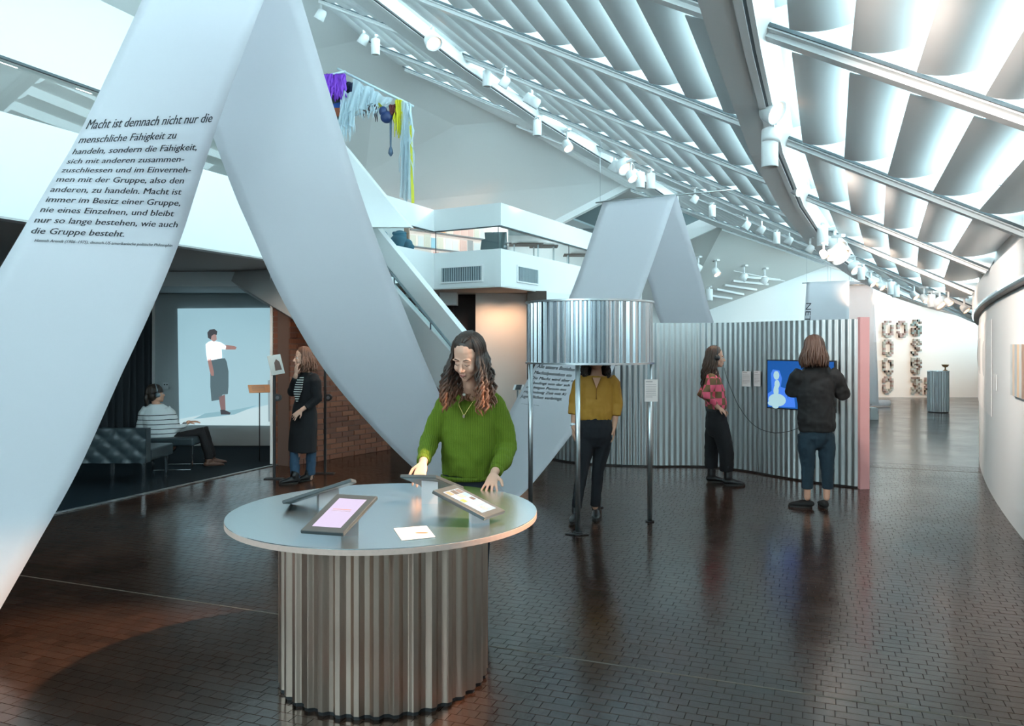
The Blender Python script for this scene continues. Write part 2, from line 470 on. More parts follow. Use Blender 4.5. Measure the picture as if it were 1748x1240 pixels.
for b in (3.97, 11.7):
    mb = MB(); mb.obox(AB(-6.9, b, -0.001), VDIR * (6.9 + wall_a(b) - 0.01), UDIR * 0.009, (0, 0, 0.0032))
    struct('expansion_joint', mb, mat('joint_brass', (0.13, 0.105, 0.085), 0.45), floor)

# ---- curved wall on the right
def zdark(b): return 2.16 - 0.02 * (b - 7.8)
bs = [-6 + i * 0.5 for i in range(0, 80)]
mb = MB()
mb.grid([[AB(wall_a(b), b, 0) for b in bs], [AB(wall_a(b), b, zdark(b)) for b in bs]])
mb.grid([[AB(wall_a(b) + 0.25, b, zdark(b)) for b in bs], [AB(wall_a(b) + 0.25, b, 0) for b in bs]])
m_rwall = mat('gallery_wall_white', (0.78, 0.79, 0.78), 0.62, spec=0.3)
wall_right = struct('wall_right', mb, m_rwall)
mb = MB()
prof = [(0.03, 0.0), (-0.10, 0.0), (-0.10, 0.06), (0.0, 0.07)]
mb.grid([[AB(wall_a(b) + 0.05, b, zdark(b)) for b in bs], [AB(wall_a(b) - 0.07, b, zdark(b)) for b in bs], [AB(wall_a(b) - 0.07, b, zdark(b) + 0.035) for b in bs]], smooth=False)
struct('shadow_gap_strip', mb, black_met, wall_right)
mb = MB()
mb.grid([[AB(wall_a(b) - 0.09, b, zdark(b) + 0.035) for b in bs], [AB(wall_a(b) - 0.09, b, lerp(zdark(b), roof_z(b, 0), 0.60)) for b in bs]])
mb.grid([[AB(wall_a(b) - 0.09, b, lerp(zdark(b), roof_z(b, 0), 0.60)) for b in bs], [AB(wall_a(b) - 0.06, b, lerp(zdark(b), roof_z(b, 0), 0.61)) for b in bs], [AB(wall_a(b) - 0.02, b, roof_z(b, 0) + 0.12) for b in bs], [AB(wall_a(b) + .25, b, roof_z(b, 0) + 0.12) for b in bs]])
struct('curved_fascia', mb, white_gloss, wall_right)

# ---- end wall, back wall behind the camera, far-left walls
mb = MB()
def W25(px, py, Y=25.0): return P(px, py, Y)
top = [V((-10, 25, 8)), V((18, 25, 8))]
mb.prism([V((18, 25, 0)), V((-10, 25, 0))] + top, (0, 0.2, 0))
struct('wall_far', mb, mat('far_wall_white', (0.80, 0.80, 0.79), 0.7, spec=0.2))
mb = MB(); mb.obox(AB(-11.2, -6.2, 0), VDIR * 14, UDIR * -0.2, (0, 0, 2.6)); struct('wall_back', mb, white)
mb = MB(); mb.obox(AB(-11.2, -6.2, 0), VDIR * -0.2, UDIR * 30, (0, 0, 7.2)); struct('wall_left', mb, white)

# ---- roof: rafters, louvres, glass
bk = [-6.45 + 2.25 * k for k in range(0, 5)] + [4.8 + 2.25 * k for k in range(0, 12)]
ridge_px = {9.3: (560, -25, 11.5), 11.55: (645, 52, 13.0), 13.8: (700, 95, 13.9), 16.05: (890, 195, 16.4), 18.3: (1085, 308, 18.8),
            20.55: (1240, 376, 20.2), 22.8: (1345, 411, 22.3), 25.05: (1440, 444, 25.0), 27.3: (1540, 485, 25.0), 29.55: (1610, 508, 25.0)}
def ridge(b):
    for k, v in ridge_px.items():
        if abs(k - b) < 0.1: return P(*v)
    return RF(b, 8.5)
roof_line = {}
for b in bk:
    g = ridge(b); s0 = RF(b, 0); m = RF(b, 2.0); q = RF(b, 6.1)
    if b < 17: roof_line[b] = [s0, m, q, g]
    elif b < 27: roof_line[b] = [s0, m, g]
    else: roof_line[b] = [s0, g]
def along(line, t):      # point at arc length t
    for i in range(len(line) - 1):
        l = (line[i + 1] - line[i]).length
        if t <= l or i == len(line) - 2: return line[i] + (line[i + 1] - line[i]) * (t / l)
        t -= l
def length(line): return sum((line[i + 1] - line[i]).length for i in range(len(line) - 1))
ceiling_roof = thing('ceiling', 'x', 'x'); 
for k in ('label', 'category'): del ceiling_roof[k]
ceiling_roof['kind'] = 'structure'
rafter_m = mat('rafter_white', (0.78, 0.80, 0.80), 0.35, spec=0.4)
for b in bk:
    ln = roof_line[b]
    for i in range(len(ln) - 1):
        p, q = ln[i], ln[i + 1]
        if (q - p).length < 0.3: continue
        t = (q - p).normalized(); n = t.cross(UDIR).normalized()
        if n.z < 0: n = -n
        mb = MB()
        mb.bar(p - n * 0.19, q - n * 0.19, 0.20, 0.13, n)       # lower channel
        mb.bar(p - n * 0.07, q - n * 0.07, 0.13, 0.14, n)
        mb.bar(p + n * 0.02, q + n * 0.02, 0.16, 0.03, n)
        r = struct('rafter', mb, rafter_m, ceiling_roof)
        mb = MB(); mb.bar(p - n * 0.236 - UDIR * 0.108, q - n * 0.236 - UDIR * 0.108, 0.016, 0.02, n)
        struct('rubber_seal', mb, lead, r)
        mb = MB(); mb.obox(p + n * 0.035 - UDIR * 0.26, UDIR * 0.52, q - p, n * 0.012)
        struct('rafter_flange', mb, rafter_m, r)
        # thin channel lip
        mb = MB(); mb.bar(p - n * 0.268, q - n * 0.268, 0.09, 0.03, n); struct('channel_lip', mb, rafter_m, r)
# louvre blades, each a curved sheet slung between two rafters
sp = 0.345
nl = 0
extra = MB()
for j in range(len(bk) - 1):
    b0, b1 = bk[j], bk[j + 1]
    A, B = roof_line[b0], roof_line[b1]
    LA, LB = length(A), length(B); n = int(min(max(LA, LB), 40) / sp)
    for i in range(n):
        ta0, ta1 = LA * i / n, LA * (i + 1) / n; tb0, tb1 = LB * i / n, LB * (i + 1) / n
        p0, p1, q0, q1 = along(A, ta0), along(A, ta1), along(B, tb0), along(B, tb1)
        if (p1 - p0).length < 0.05 and (q1 - q0).length < 0.05: continue
        e = ((q0 - p0).normalized())
        gap = 0.17 if b0 > 0 else 0.1
        P0 = p0 + e * gap; Q0 = q0 - e * gap; P1 = p1 + e * gap; Q1 = q1 - e * gap
        nn = (P1 - P0).cross(e).normalized()
        if nn.z > 0: nn = -nn      # points down into the room
        w = max((P1 - P0).length, .08); dd = w * 0.68
        rows = []; m_ = 9
        for s_ in range(m_):
            ph = s_ / (m_ - 1)
            # right (downslope) edge rises into the light, blade swells and drops to its left edge
            u = -0.06 + 1.12 * ph; h = 0.015 + dd * math.sin(ph * PI * 0.50) ** 0.85
            rows.append([P0 + (P1 - P0) * u + nn * h, Q0 + (Q1 - Q0) * u + nn * h])
        thick = nn * -0.006
        g = extra if (b0 < 3.0 or nl >= 300) else MB()
        g.grid(rows); g.grid([[x + thick for x in r] for r in reversed(rows)])
        g.grid([[rows[0][0], rows[0][1]], [rows[0][0] + thick, rows[0][1] + thick]], smooth=False)
        g.grid([[rows[-1][1], rows[-1][0]], [rows[-1][1] + thick, rows[-1][0] + thick]], smooth=False)
        if g is not extra:
            nl += 1; g.build('louvre', vane_white, ceiling_roof)
            
o = extra.build('louvres', vane_white, ceiling_roof); o['kind'] = 'stuff'
mb = MB()
for j in range(len(bk) - 1):
    A, B = roof_line[bk[j]], roof_line[bk[j + 1]]
    for i in range(3):
        pa = [along(A, length(A) * t / 3) for t in (i, i + 1)]; pb = [along(B, length(B) * t / 3) for t in (i, i + 1)]
        mb.poly([pa[0] + V((0, 0, .09)), pb[0] + V((0, 0, .09)), pb[1] + V((0, 0, .09)), pa[1] + V((0, 0, .09))])
struct('roof_glazing', mb, roofglass, ceiling_roof)

# long beams that carry the spotlight track
def long_beam(pts, w, h, name, trackside=1):
    obs = []
    for i in range(len(pts) - 1):
        p, q = pts[i], pts[i + 1]
        mb = MB(); sd = (q - p).cross(V((0, 0, 1))).normalized()
        t = q - p
        # body with chamfered upper edges
        x = w / 2
        sec = [(-x, -h), (x, -h), (x, -.02), (x * .55, 0.06), (-x * .55, 0.06), (-x, -.02)]
        mb.prism([p + sd * a + V((0, 0, c)) for a, c in reversed(sec)], t)
        o = struct(name, mb, rafter_m, ceiling_roof)
        if w > .25:
            mb = MB(); a_ = p + sd * x + V((0, 0, -h * .92)); mb.obox(a_, sd * .19 + V((0, 0, h * 1.25)), t, sd * -.012 + V((0, 0, .01))); struct('beam_fin', mb, white_gloss, o)
        else:
            mb = MB(); mb.obox(p - sd * .42 + V((0, 0, .14)), sd * .84, t, (0, 0, .015)); struct('beam_plate', mb, rafter_m, o)
        mb = MB(); mb.obox(p + sd * (x * 0.30) + V((0, 0, -h - .012)), sd * 0.045, t, (0, 0, 0.014)); struct('track_rail', mb, white_gloss, o)
        mb = MB(); mb.obox(p + sd * (x * 0.30 + .045) + V((0, 0, -h - .003)), sd * 0.018, t, (0, 0, 0.006)); struct('track_slot', mb, lead, o)
main_pts = [RF(b, 2.0) + V((0, 0, -0.22)) for b in [-6.45, -3, 0, 2.55, 4.8, 7.05, 9.3, 11.55, 13.8, 16.05, 18.3, 20.55, 22.8, 25.05, 27.3]]
long_beam(main_pts, 0.26, 0.24, 'long_beam')
sec_pts = [RF(b, 6.1) + V((0, 0, -0.22)) for b in [-6.45, 0, 4.8, 7.05, 9.3, 11.55, 13.8, 16.05]] + [P(1150, 330, 17.0)]
long_beam(sec_pts, 0.249, 0.26, 'long_beam')
# the ridge edge with its beams
rb = [b for b in bk if b >= 2.5]
rpts = [ridge(b) for b in rb]
for i in range(len(rpts) - 1):
    p, q = rpts[i] + V((0.0, 0, -0.05)), rpts[i + 1] + V((0.0, 0, -0.05))
    mb = MB(); mb.bar(p, q, 0.10, 0.22); r = struct('ridge_beam', mb, rafter_m, ceiling_roof)
    mb = MB(); mb.bar(p + V((.10, -.05, -.02)), q + V((.10, -.05, -.02)), 0.045, 0.05); struct('ridge_rail', mb, white_gloss, r)
    mb = MB(); mb.bar(p + V((.02, -.05, -.115)), q + V((.02, -.05, -.115)), 0.05, 0.012); struct('ridge_seal', mb, lead, r)

# ---- the plaster ceiling that falls away to the left of the ridge
G = {b: ridge(b) for b in bk}
def down(p, k, s): return p + k * V((-CC, SS, -s))
A0 = P(560, -25, 11.5); A1 = P(652, 60, 13.2); A2 = P(905, 204, 16.6); A3 = P(1085, 306, 18.8)
ends = [down(A0, 6, .20), down(A1, 6, .24), down(A2, 4.1, .38), down(A3, 2.5, .44)]
back = [ridge(b) for b in bk[:9] if b < 9]
for i, (p, q, r, s) in enumerate([(A0, A1, ends[1], ends[0]), (A1, A2, ends[2], ends[1]), (A2, A3, ends[3], ends[2])]):
    mb = MB(); mb.prism([p, q, r, s], (0, 0, 0.16)); c = struct('ceiling', mb, ceil_white)
mb = MB(); mb.prism([back[0], A0, ends[0], down(back[0], 6, .20)], (0, 0, 0.16)); struct('ceiling', mb, ceil_white)
# lower ceiling of the far bay and the dark gable between
mb = MB(); g5 = P(1243, 370, 20.2)
far_c = [g5, P(1440, 444, 24.98), P(1214, 528, 24.98), P(1150, 552, 24.98), P(1140, 425, 21.6)]
mb.prism(far_c, (0, 0, 0.1)); ceil_far = struct('ceiling', mb, mat('far_ceiling_plaster', (0.74, 0.74, 0.71), 0.8, spec=0.2))
mb = MB(); mb.prism([P(1245, 352, 20.1), P(1262, 371, 20.1), P(1150, 422, 21.3), P(1130, 404, 21.3)], (0.1, 0.35, 0)); struct('trim_1', mb, white)
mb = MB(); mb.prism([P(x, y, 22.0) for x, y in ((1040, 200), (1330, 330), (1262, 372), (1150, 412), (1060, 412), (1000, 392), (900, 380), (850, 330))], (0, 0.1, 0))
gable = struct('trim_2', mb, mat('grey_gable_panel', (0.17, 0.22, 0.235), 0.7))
for k, (x0, y0, x1, y1) in enumerate([(1033, 345, 1038, 405), (1120, 300, 1150, 370)]):
    mb = MB(); mb.bar(P(x0, y0, 21.95), P(x1, y1, 21.95), 0.05, 0.03); struct('panel_joint', mb, lead, gable)
mb = MB(); up = V((0, 0, 0.35))
mb.prism([back[0] + up, A0 + up, A1 + up, A2 + up, A3 + up, P(1243, 370, 20.2) + up, P(1440, 444, 25) + up, V((3, 25.1, 7.0)), V((-13, 25.1, 7.0)), V((-13, 12, 7.4)), AB(-11.4, -6.5, 7.4)][::-1], (0, 0, .1)); struct('ceiling', mb, ceil_white)  # slab added over the ceilings to block leaking sky light
mb = MB(); mb.obox((-13, 10, 0), (.1, 0, 0), (0, 15.2, 0), (0, 0, 7.4)); struct('wall_outer', mb, white)
# edge trim of third plaster bay
mb = MB(); mb.bar(A3 + V((0.02, 0.05, -.02)), ends[3] + V((0.02, 0.05, -.02)), 0.18, 0.22); struct('trim_3', mb, white)

# ---- balcony (upper floor) on the left and ahead
def wallseg(p, q, z0, z1, th=0.12, name='trim_4', m=None, parent=None, side=1):
    p = V((p[0], p[1], 0)); q = V((q[0], q[1], 0)); n = (q - p).cross(V((0, 0, 1))).normalized() * side * -1
    mb = MB(); mb.obox(p + V((0, 0, z0)), q - p, n * th, (0, 0, z1 - z0)); return struct(name, mb, m or white, parent)
BP = [AB(-6.34, -6.2), P(500, 590, 10.18), V((-3.55, 12.5, 0)), P(741, 590, 16.65), P(855, 590, 15.8), V((1.42, 18.9, 0)), V((3.9, 23.6, 0))]
BP = [V((p.x, p.y, 0)) for p in BP]
fw = mat('balcony_white', (0.84, 0.86, 0.86), 0.55, spec=0.3)
bal = thing('x', 'x', 'x'); bal.name = 'wall_balcony'
for k in ('label', 'category'): del bal[k]
bal['kind'] = 'structure'
segs = [(0, 1, 2.71, 4.92), (1, 2, 2.71, 4.6), (2, 3, 2.83, 4.52), (3, 4, 2.83, 4.52), (4, 5, 2.83, 4.52), (5, 6, 2.83, 4.52)]
for i, j, z0, z1 in segs:
    wallseg(BP[i], BP[j], z0, 3.60, 0.14, 'balcony_fascia', fw, bal)
    wallseg(BP[i], BP[j], 4.06, z1, 0.14, 'balcony_band', fw, bal)
    p, q = BP[i], BP[j]; n = (q - p).cross(V((0, 0, 1))).normalized() * -1
    mb = MB(); mb.bar(p + n * .0 + V((0, 0, 4.052)), q + V((0, 0, 4.052)), 0.03, 0.022); struct('glass_channel', mb, lead, bal)
    L_ = (q - p).length; c = max(1, round(L_ / 2.4))
    for k in range(c):
        a_, b_ = p + (q - p) * (k / c), p + (q - p) * ((k + 1) / c)
        if V((a_.x, a_.y)).length > 3 and b_.y > 2:
            d_ = (b_ - a_).normalized() * 0.008
            mb = MB(); mb.obox(a_ + d_ + n * .06 + V((0, 0, 3.60)), b_ - a_ - d_ * 2, n * 0.012, (0, 0, .452)); struct('glass_pane', mb, glass, bal)
            mb = MB(); mb.bar(a_ + n * .06 + V((0, 0, 3.6)), a_ + n * .06 + V((0, 0, 4.05)), 0.012, 0.018); struct('pane_joint', mb, lead, bal)
# upper floor slab / soffit
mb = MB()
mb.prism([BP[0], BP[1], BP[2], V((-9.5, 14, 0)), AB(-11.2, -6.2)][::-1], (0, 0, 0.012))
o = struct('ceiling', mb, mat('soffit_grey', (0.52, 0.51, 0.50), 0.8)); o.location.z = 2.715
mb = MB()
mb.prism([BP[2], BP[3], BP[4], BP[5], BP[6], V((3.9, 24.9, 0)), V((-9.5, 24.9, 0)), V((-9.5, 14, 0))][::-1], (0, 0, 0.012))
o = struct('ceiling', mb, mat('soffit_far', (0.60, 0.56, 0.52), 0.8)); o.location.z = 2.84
# library ceiling and lights above the upper floor
mb = MB(); mb.prism([V((-9.5, 18.6, 4.92)), V((-1.5, 18.6, 4.92)), V((1.2, 19.7, 4.92)), V((3.2, 23.6, 4.92)), V((3.2, 24.9, 4.92)), V((-9.5, 24.9, 4.92))], (0, 0, 0.05))
struct('ceiling', mb, mat('library_ceiling', (0.35, 0.45, 0.48), 0.7))
mb = MB(); mb.prism([AB(-6.6, 1, 4.9), AB(-6.6, 9.6, 4.9), AB(-11, 14, 4.9), AB(-11, 1, 4.9)][::-1], (0, 0, 0.05)); struct('ceiling', mb, white)
m_panel = mat('lit_panel', (1, 1, 1), 0.5, emit=(0.85, 0.97, 1.0), estr=7.0)
def light_panel(c, d, rz, label, group, z):
    t = thing('ceiling_light', label, 'light', (c[0], c[1], z), group)
    mb = MB(); mb.box((c[0], c[1], z - 0.012), (d[0], d[1], 0.02), rz); mb.build('diffuser', m_panel, t)
    mb = MB(); mb.box((c[0], c[1], z + 0.0), (d[0] + .06, d[1] + .06, 0.012), rz); mb.build('frame', white_gloss, t)
ang = -math.atan2(SS, CC)
for k in range(4):
    c = AB(-7.9 - 0.0 * k, 5.3 + 1.0 * k); light_panel(c, (1.5, 0.22), ang, ['nearest', 'second', 'third', 'farthest'][k] + ' of the four strip lights behind the upper left glass balustrade', 'strip lights behind the upper left glass', 4.885)
for k in range(6):
    c = V((-0.3 + (k % 3) * 0.9, 19.8 + (k // 3) * 1.6 + (k % 3) * 1.1, 0)); light_panel(c, (0.9, 0.30), 0.5, ['left', 'middle', 'right'][k % 3] + ' ceiling light in the ' + ['front', 'back'][k // 3] + ' row above the library gallery', 'ceiling lights above the library gallery', 4.905)
# upper-floor back wall
mb = MB(); mb.obox((-9.2, 23.4, 3.04), (13, 0, 0), (0, 0.15, 0), (0, 0, 1.9)); struct('wall_library', mb, white)
# radiator-style grilles in the fascia
def grille(p, q, z0, z1, label):
    t = thing('air_grille', label, 'vent', (p + q) / 2 + V((0, 0, z0)))
    n = (q - p).cross(V((0, 0, 1))).normalized() * 1
    u = (q - p).normalized()
    mb = MB(); mb.obox(p + V((0, 0, z0)) + n * .004, q - p, -n * .015, (0, 0, z1 - z0)); mb.build('recess', mat('grille_back', (0.10, 0.14, 0.16), .6), t)
    k = 0; L_ = (q - p).length; nn = int(L_ / 0.055)
    for k in range(nn):
        mb = MB(); mb.obox(p + u * (k + .3) * L_ / nn + n * .005 + V((0, 0, z0)), u * .018, n * .02, (0, 0, z1 - z0)); mb.build('slat', mat('grille_slat', (0.42, 0.50, 0.53), .5), t)
    mb = MB(); f = .03
    mb.obox(p - u * f + n * .001 + V((0, 0, z1)), (q - p) + u * 2 * f, n * .03, (0, 0, f)); mb.obox(p - u * f + n * .001 + V((0, 0, z0 - f)), (q - p) + u * 2 * f, n * .03, (0, 0, f))
    mb.obox(p - u * f + n * .001 + V((0, 0, z0)), u * f, n * .03, (0, 0, z1 - z0)); mb.obox(q + n * .001 + V((0, 0, z0)), u * f, n * .03, (0, 0, z1 - z0)); mb.build('frame', white_gloss, t)
g0, g1 = BP[3] + (BP[4] - BP[3]) * .125, BP[3] + (BP[4] - BP[3]) * .73
grille(g0, g1, 2.98, 3.27, 'wide air grille in the middle facet of the white balcony front')
g0, g1 = BP[4] + (BP[5] - BP[4]) * .20, BP[4] + (BP[5] - BP[4]) * .47
grille(g0, g1, 3.00, 3.30, 'narrow air grille in the right facet of the white balcony front')

# ---- stair running down from the balcony
S0 = V((-2.80, 14.7, 0)); S1 = V((-0.05, 10.4, 0)); sdir = (S1 - S0)
def on_stair(px, py):
    k = (px - CX_) / F_
    # S0 + t*sdir with X = k*Y
    t = (k * S0.y - S0.x) / (sdir.x - k * sdir.y)
    return P(px, py, S0.y + t * sdir.y)
sn = V((-sdir.y, sdir.x, 0)).normalized(); 
if sn.y < 0: sn = -sn
t_st = thing('staircase', 'white staircase with solid stringers and a slot of glass running down from the balcony', 'staircase', (S1.x, S1.y, 0))
mb = MB(); mb.prism([on_stair(x, y) for x, y in ((626, 366), (655, 403), (789, 567), (828, 615), (828, 664), (770, 589), (643, 434), (622, 408))][::-1], sn * .1); mb.build('parapet_band', fw, t_st)
mb = MB(); mb.prism([on_stair(x, y) for x, y in ((618, 432), (671, 491), (764, 595), (828, 665), (828, 792), (800, 780), (796, 712), (743, 658), (714, 629), (560, 480))][::-1], sn * .1); mb.build('stringer', fw, t_st)
mb = MB(); mb.prism([on_stair(x, y) + sn * .04 for x, y in ((640, 430), (770, 589), (828, 662), (826, 664), (764, 595), (671, 491), (630, 445))][::-1], sn * .012); mb.build('glass_pane', glass, t_st)
mb = MB(); mb.tube([on_stair(x, y) - sn * .02 for x, y in ((640, 430), (770, 588), (826, 658))], 0.022, 8); mb.build('handrail', mat('rail_grey', (.25, .32, .34), .4), t_st)
for (x, y0, y1) in ((673, 473, 494), (735, 548, 563)):
    mb = MB(); mb.bar(on_stair(x, y0), on_stair(x, y1), 0.02, 0.02); mb.build('glass_joint', lead, t_st)
for k in range(13):       # treads behind the stringer
    t = k / 16; c = S0 + sdir * (t + .03); z = 3.35 - 3.3 * t
    mb = MB(); mb.obox(c + sn * .1 + V((0, 0, z - .05)), sdir * 0.07, sn * .3, (0, 0, .05)); mb.build('tread', mat('stair_tread', (.42, .43, .42), .7), t_st)
# wall of the flight above
mb = MB(); mb.prism([P(500, 150, 13.0), P(590, 253, 13.3), P(649, 326, 13.6), P(700, 388, 13.6), P(560, 388, 13.3), P(480, 388, 13)][::-1], (0.05, .12, 0)); struct('wall_stair', mb, fw)

# ---- under the balcony ahead: walls, dark brick, pillar
m_warmwall = mat('warm_wall', (0.80, 0.76, 0.72), 0.7)
mb = MB(); mb.obox((-0.83, 17.9, 0), (1.16, 0, 0), (0, .15, 0), (0, 0, 2.84)); struct('wall_lobby', mb, m_warmwall)
mb = MB(); mb.obox((-1.35, 18.4, 0), (0.50, 0, 0), (0, .15, 0), (0, 0, 2.84)); struct('wall_dark', mb, mat('dark_brick', (0.055, 0.045, 0.045), .8, noise_s=30, noise_amt=.3))
mb = MB(); mb.obox((0.335, 17.2, 0), (0.42, 0, 0), (0, .42, 0), (0, 0, 2.84)); struct('column', mb, mat('dark_brown_post', (0.07, 0.045, 0.035), .7, noise_s=20, noise_amt=.3))
mb = MB(); mb.obox((-1.62, 17.6, 2.56), (.38, 0, 0), (0, .5, 0), (0, 0, .28)); struct('trim_5', mb, white)
mb = MB(); mb.obox((-4.4, 18.9, 0), (3.2, 0, 0), (0, .15, 0), (0, 0, 2.84)); struct('wall_stairwell', mb, mat('brown_wall', (0.11, 0.085, 0.075), .8))
mb = MB(); mb.obox((0.76, 17.6, 2.6), (2.2, 2.2, 0), (0, .15, 0), (0, 0, .24)); struct('trim_6', mb, white)

# ---- projection room on the left
m_proj = mat('room_wall_grey', (0.40, 0.44, 0.45), .7)
mb = MB(); mb.obox((-5.83, 12.85, 0), (2.0, 0, 0), (0, .12, 0), (0, 0, 2.72)); wp = struct('wall_projection', mb, m_proj)
mb = MB(); mb.obox((-9, 11.3, 2.5), (5.25, 0, 0), (0, 1.6, 0), (0, 0, .21)); struct('ceiling', mb, mat('drop_ceiling', (0.50, 0.54, 0.55), .8))
# the curtain: one cloth in deep folds
mb = MB(); rows = []
p0, p1 = V((-5.86, 12.83, 0)), V((-7.3, 7.4, 0)); d_ = (p1 - p0); nrm = V((d_.y, -d_.x, 0)).normalized()
for z in (0.03, 1.2, 2.49):
    rows.append([p0 + d_ * (i / 420) + nrm * (0.045 * math.sin(i * 0.55) + 0.015 * math.sin(i * 0.21 + z)) + V((0, 0, z)) for i in range(421)])
mb.grid(rows)
tag(mb.build('curtain', mat('dark_curtain', (0.018, 0.022, 0.027), .85)), 'long dark pleated curtain hanging along the side of the projection room', 'curtain')
# carpet
mb = MB(); mb.prism([AB(-6.97, -1, 0.001), AB(-6.97, 11.5, 0.001), V((-3.2, 12.84, .001)), V((-8.5, 12.84, .001)), AB(-12, 8, .001), AB(-12, -1, .001)][::-1], (0, 0, .012)); struct('carpet_floor', mb, mat('dark_carpet', (0.012, 0.020, 0.026), .95, spec=.1), floor)
mb = MB(); mb.obox(AB(-6.98, -1, 0.001), UDIR * 12.3, VDIR * .03, (0, 0, .013)); struct('carpet_edge', mb, mat('edge_metal', (.35, .36, .36), .35, metal=.7), floor)

# brick wall and pier: every brick its own piece
m_mort = mat('brick_mortar', (0.16, 0.10, 0.08), .9)
m_brk = [mat('brick_a', (0.19, 0.065, 0.035), .75, noise_s=40, noise_amt=.25), mat('brick_b', (0.15, 0.055, 0.033), .75, noise_s=40, noise_amt=.25), mat('brick_c', (0.23, 0.085, 0.045), .75, noise_s=40, noise_amt=.25)]
def brick_wall(p, q, z1, th, nmax, name):
    p = V((p[0], p[1], 0)); q = V((q[0], q[1], 0)); u = (q - p).normalized(); L_ = (q - p).length
    n = V((-u.y, u.x, 0));
    if n.y < 0: n = -n
    mb = MB(); mb.obox(p + n * .012, q - p, n * (th - .012), (0, 0, z1)); w = struct(name, mb, m_mort)
    H_ = 0.076; BL = 0.25; cnt = 0; ex = MB()
    proto = {}
    for r in range(int(z1 / H_)):
        x = -(r % 2) * BL / 2
        while x < L_ - .01:
            x0, x1 = max(x, 0), min(x + BL - .011, L_)
            x += BL
            if x1 - x0 < .03: continue
            z = r * H_ + .005
            k = random.randrange(3)
            vis = z < 2.35
            if vis and cnt < nmax:
                key = (round(x1 - x0, 2), k)
                if key not in proto:
                    mb = MB(); mb.obox((0, 0, 0), u * (x1 - x0), n * .03, (0, 0, H_ - .011)); o = mb.build('brick', m_brk[k], w); proto[key] = o.data
                else:
                    o = bpy.data.objects.new('brick', proto[key]); COL.objects.link(o); o.parent = w
                o.location = p + u * x0 + V((0, 0, z)) + n * random.uniform(-.003, .002); cnt += 1
            else: ex.obox(p + u * x0 + V((0, 0, z)), u * (x1 - x0), n * .03, (0, 0, H_ - .011))
    if ex.v: o = ex.build('bricks', m_brk[1], w); o['kind'] = 'stuff'
    return w
brick_wall((-3.02, 10.72), (-1.93, 12.48), 2.83, .25, 300, 'wall_brick')
brick_wall((-3.30, 10.88), (-3.04, 10.86), 2.71, .35, 300, 'wall_pier')
mb = MB(); mb.obox((-3.34, 10.86, 0), (.035, 0, 0), (0, .3, 0), (0, 0, 2.71)); struct('trim_7', mb, white)
mb = MB(); mb.obox((-3.86, 12.8, 0), (.5, -1.75, 0), (.12, .03, 0), (0, 0, 2.71)); struct('trim_8', mb, m_proj)
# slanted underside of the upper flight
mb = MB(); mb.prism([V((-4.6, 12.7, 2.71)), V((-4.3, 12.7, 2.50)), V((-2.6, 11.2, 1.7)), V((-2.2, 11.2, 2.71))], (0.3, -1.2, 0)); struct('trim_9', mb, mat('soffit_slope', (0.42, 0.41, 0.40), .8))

# ================================================================ THE LONG RIBBON BANNER
sail = fabric_mat('banner_fabric', (0.88, 0.87, 0.90), .09, .55)
st = [  # (left x, y, depth), (right x, y, depth)
    ((-469, 1166, 3.85), (-40, 1115, 4.22)),
    ((-330, 960, 4.1), (60, 935, 4.5)),
    ((-200, 790, 4.55), (135, 800, 4.95)),
    ((-110, 640, 4.9), (205, 645, 5.3)),
    ((-30, 508, 5.1), (262, 522, 5.65)),
    ((33, 402, 5.27), (307, 412, 5.85)),
    ((85, 313, 5.4), (338, 317, 5.6)),
    ((137, 224, 5.4), (372, 211, 5.3)),
    ((225, 38, 5.22), (435, 38, 4.97)),
    ((263, -50, 5.3), (488, -89, 5.0)),
    ((385, 290, 6.05), (592, 255, 5.65)),
    ((430, 398, 6.4), (640, 400, 6.1)),
    ((485, 517, 6.85), (683, 510, 6.5)),
    ((560, 640, 7.5), (738, 645, 7.05)),
    ((660, 755, 8.1), (800, 770, 7.8)),
    ((735, 822, 8.7), (860, 838, 8.3)),
    ((775, 834, 9.05), (885, 849, 8.5)),
    ((818, 795, 9.5), (940, 788, 9.05)),
    ((876, 692, 10.0), (1010, 694, 9.5)),
    ((915, 621, 10.5), (1050, 624, 10.0)),
    ((975, 500, 11.1), (1098, 495, 10.6)),
    ((1030, 343, 11.6), (1155, 331, 11.1)),
    ((1103, 470, 12.3), (1195, 465, 11.8)),
    ((1130, 556, 12.8), (1221, 556, 12.3)),
    ((1200, 655, 13.6), (1275, 660, 13.1)),
    ((1330, 736, 14.6), (1400, 742, 14.1)),
    ((1362, 732, 15.0), (1424, 738, 14.6)),
    ((1368, 640, 16.5), (1448, 642, 16.1)),
    ((1372, 560, 17.6), (1449, 560, 17.2)),
    ((1377, 482, 18.5), (1450, 479, 18.1)),
    ((1418, 487, 19.7), (1490, 484, 19.2)),
    ((1424, 600, 20.0), (1497, 602, 19.5)),
    ((1430, 687, 21.2), (1500, 691, 20.6))]
sharp = {9, 21, 29, 30}
Ls = [P(*s[0]) for s in st]; Rs = [P(*s[1]) for s in st]
for l in (Ls, Rs):
    for p in l: p.z = max(p.z, 0.012)
NS = 12
def ribbon_curve(pts):
    out = []; cuts = sorted(list(sharp) + [0, len(pts) - 1]); cuts = sorted(set(cuts))
    for a, b in zip(cuts[:-1], cuts[1:]):
        c = catmull(pts[a:b + 1], NS); out += c if not out else c[1:]
    return out
LC, RC = ribbon_curve(Ls), ribbon_curve(Rs)
for l in (LC, RC):
    for p in l: p.z = max(p.z, 0.012)
mb = MB(); NU = 10
rows = []
for i in range(len(LC)):
    row = []
    for u in range(NU + 1):
        f = u / NU; p = LC[i].lerp(RC[i], f)
        row.append(p)
    rows.append(row)
mb.grid(rows)
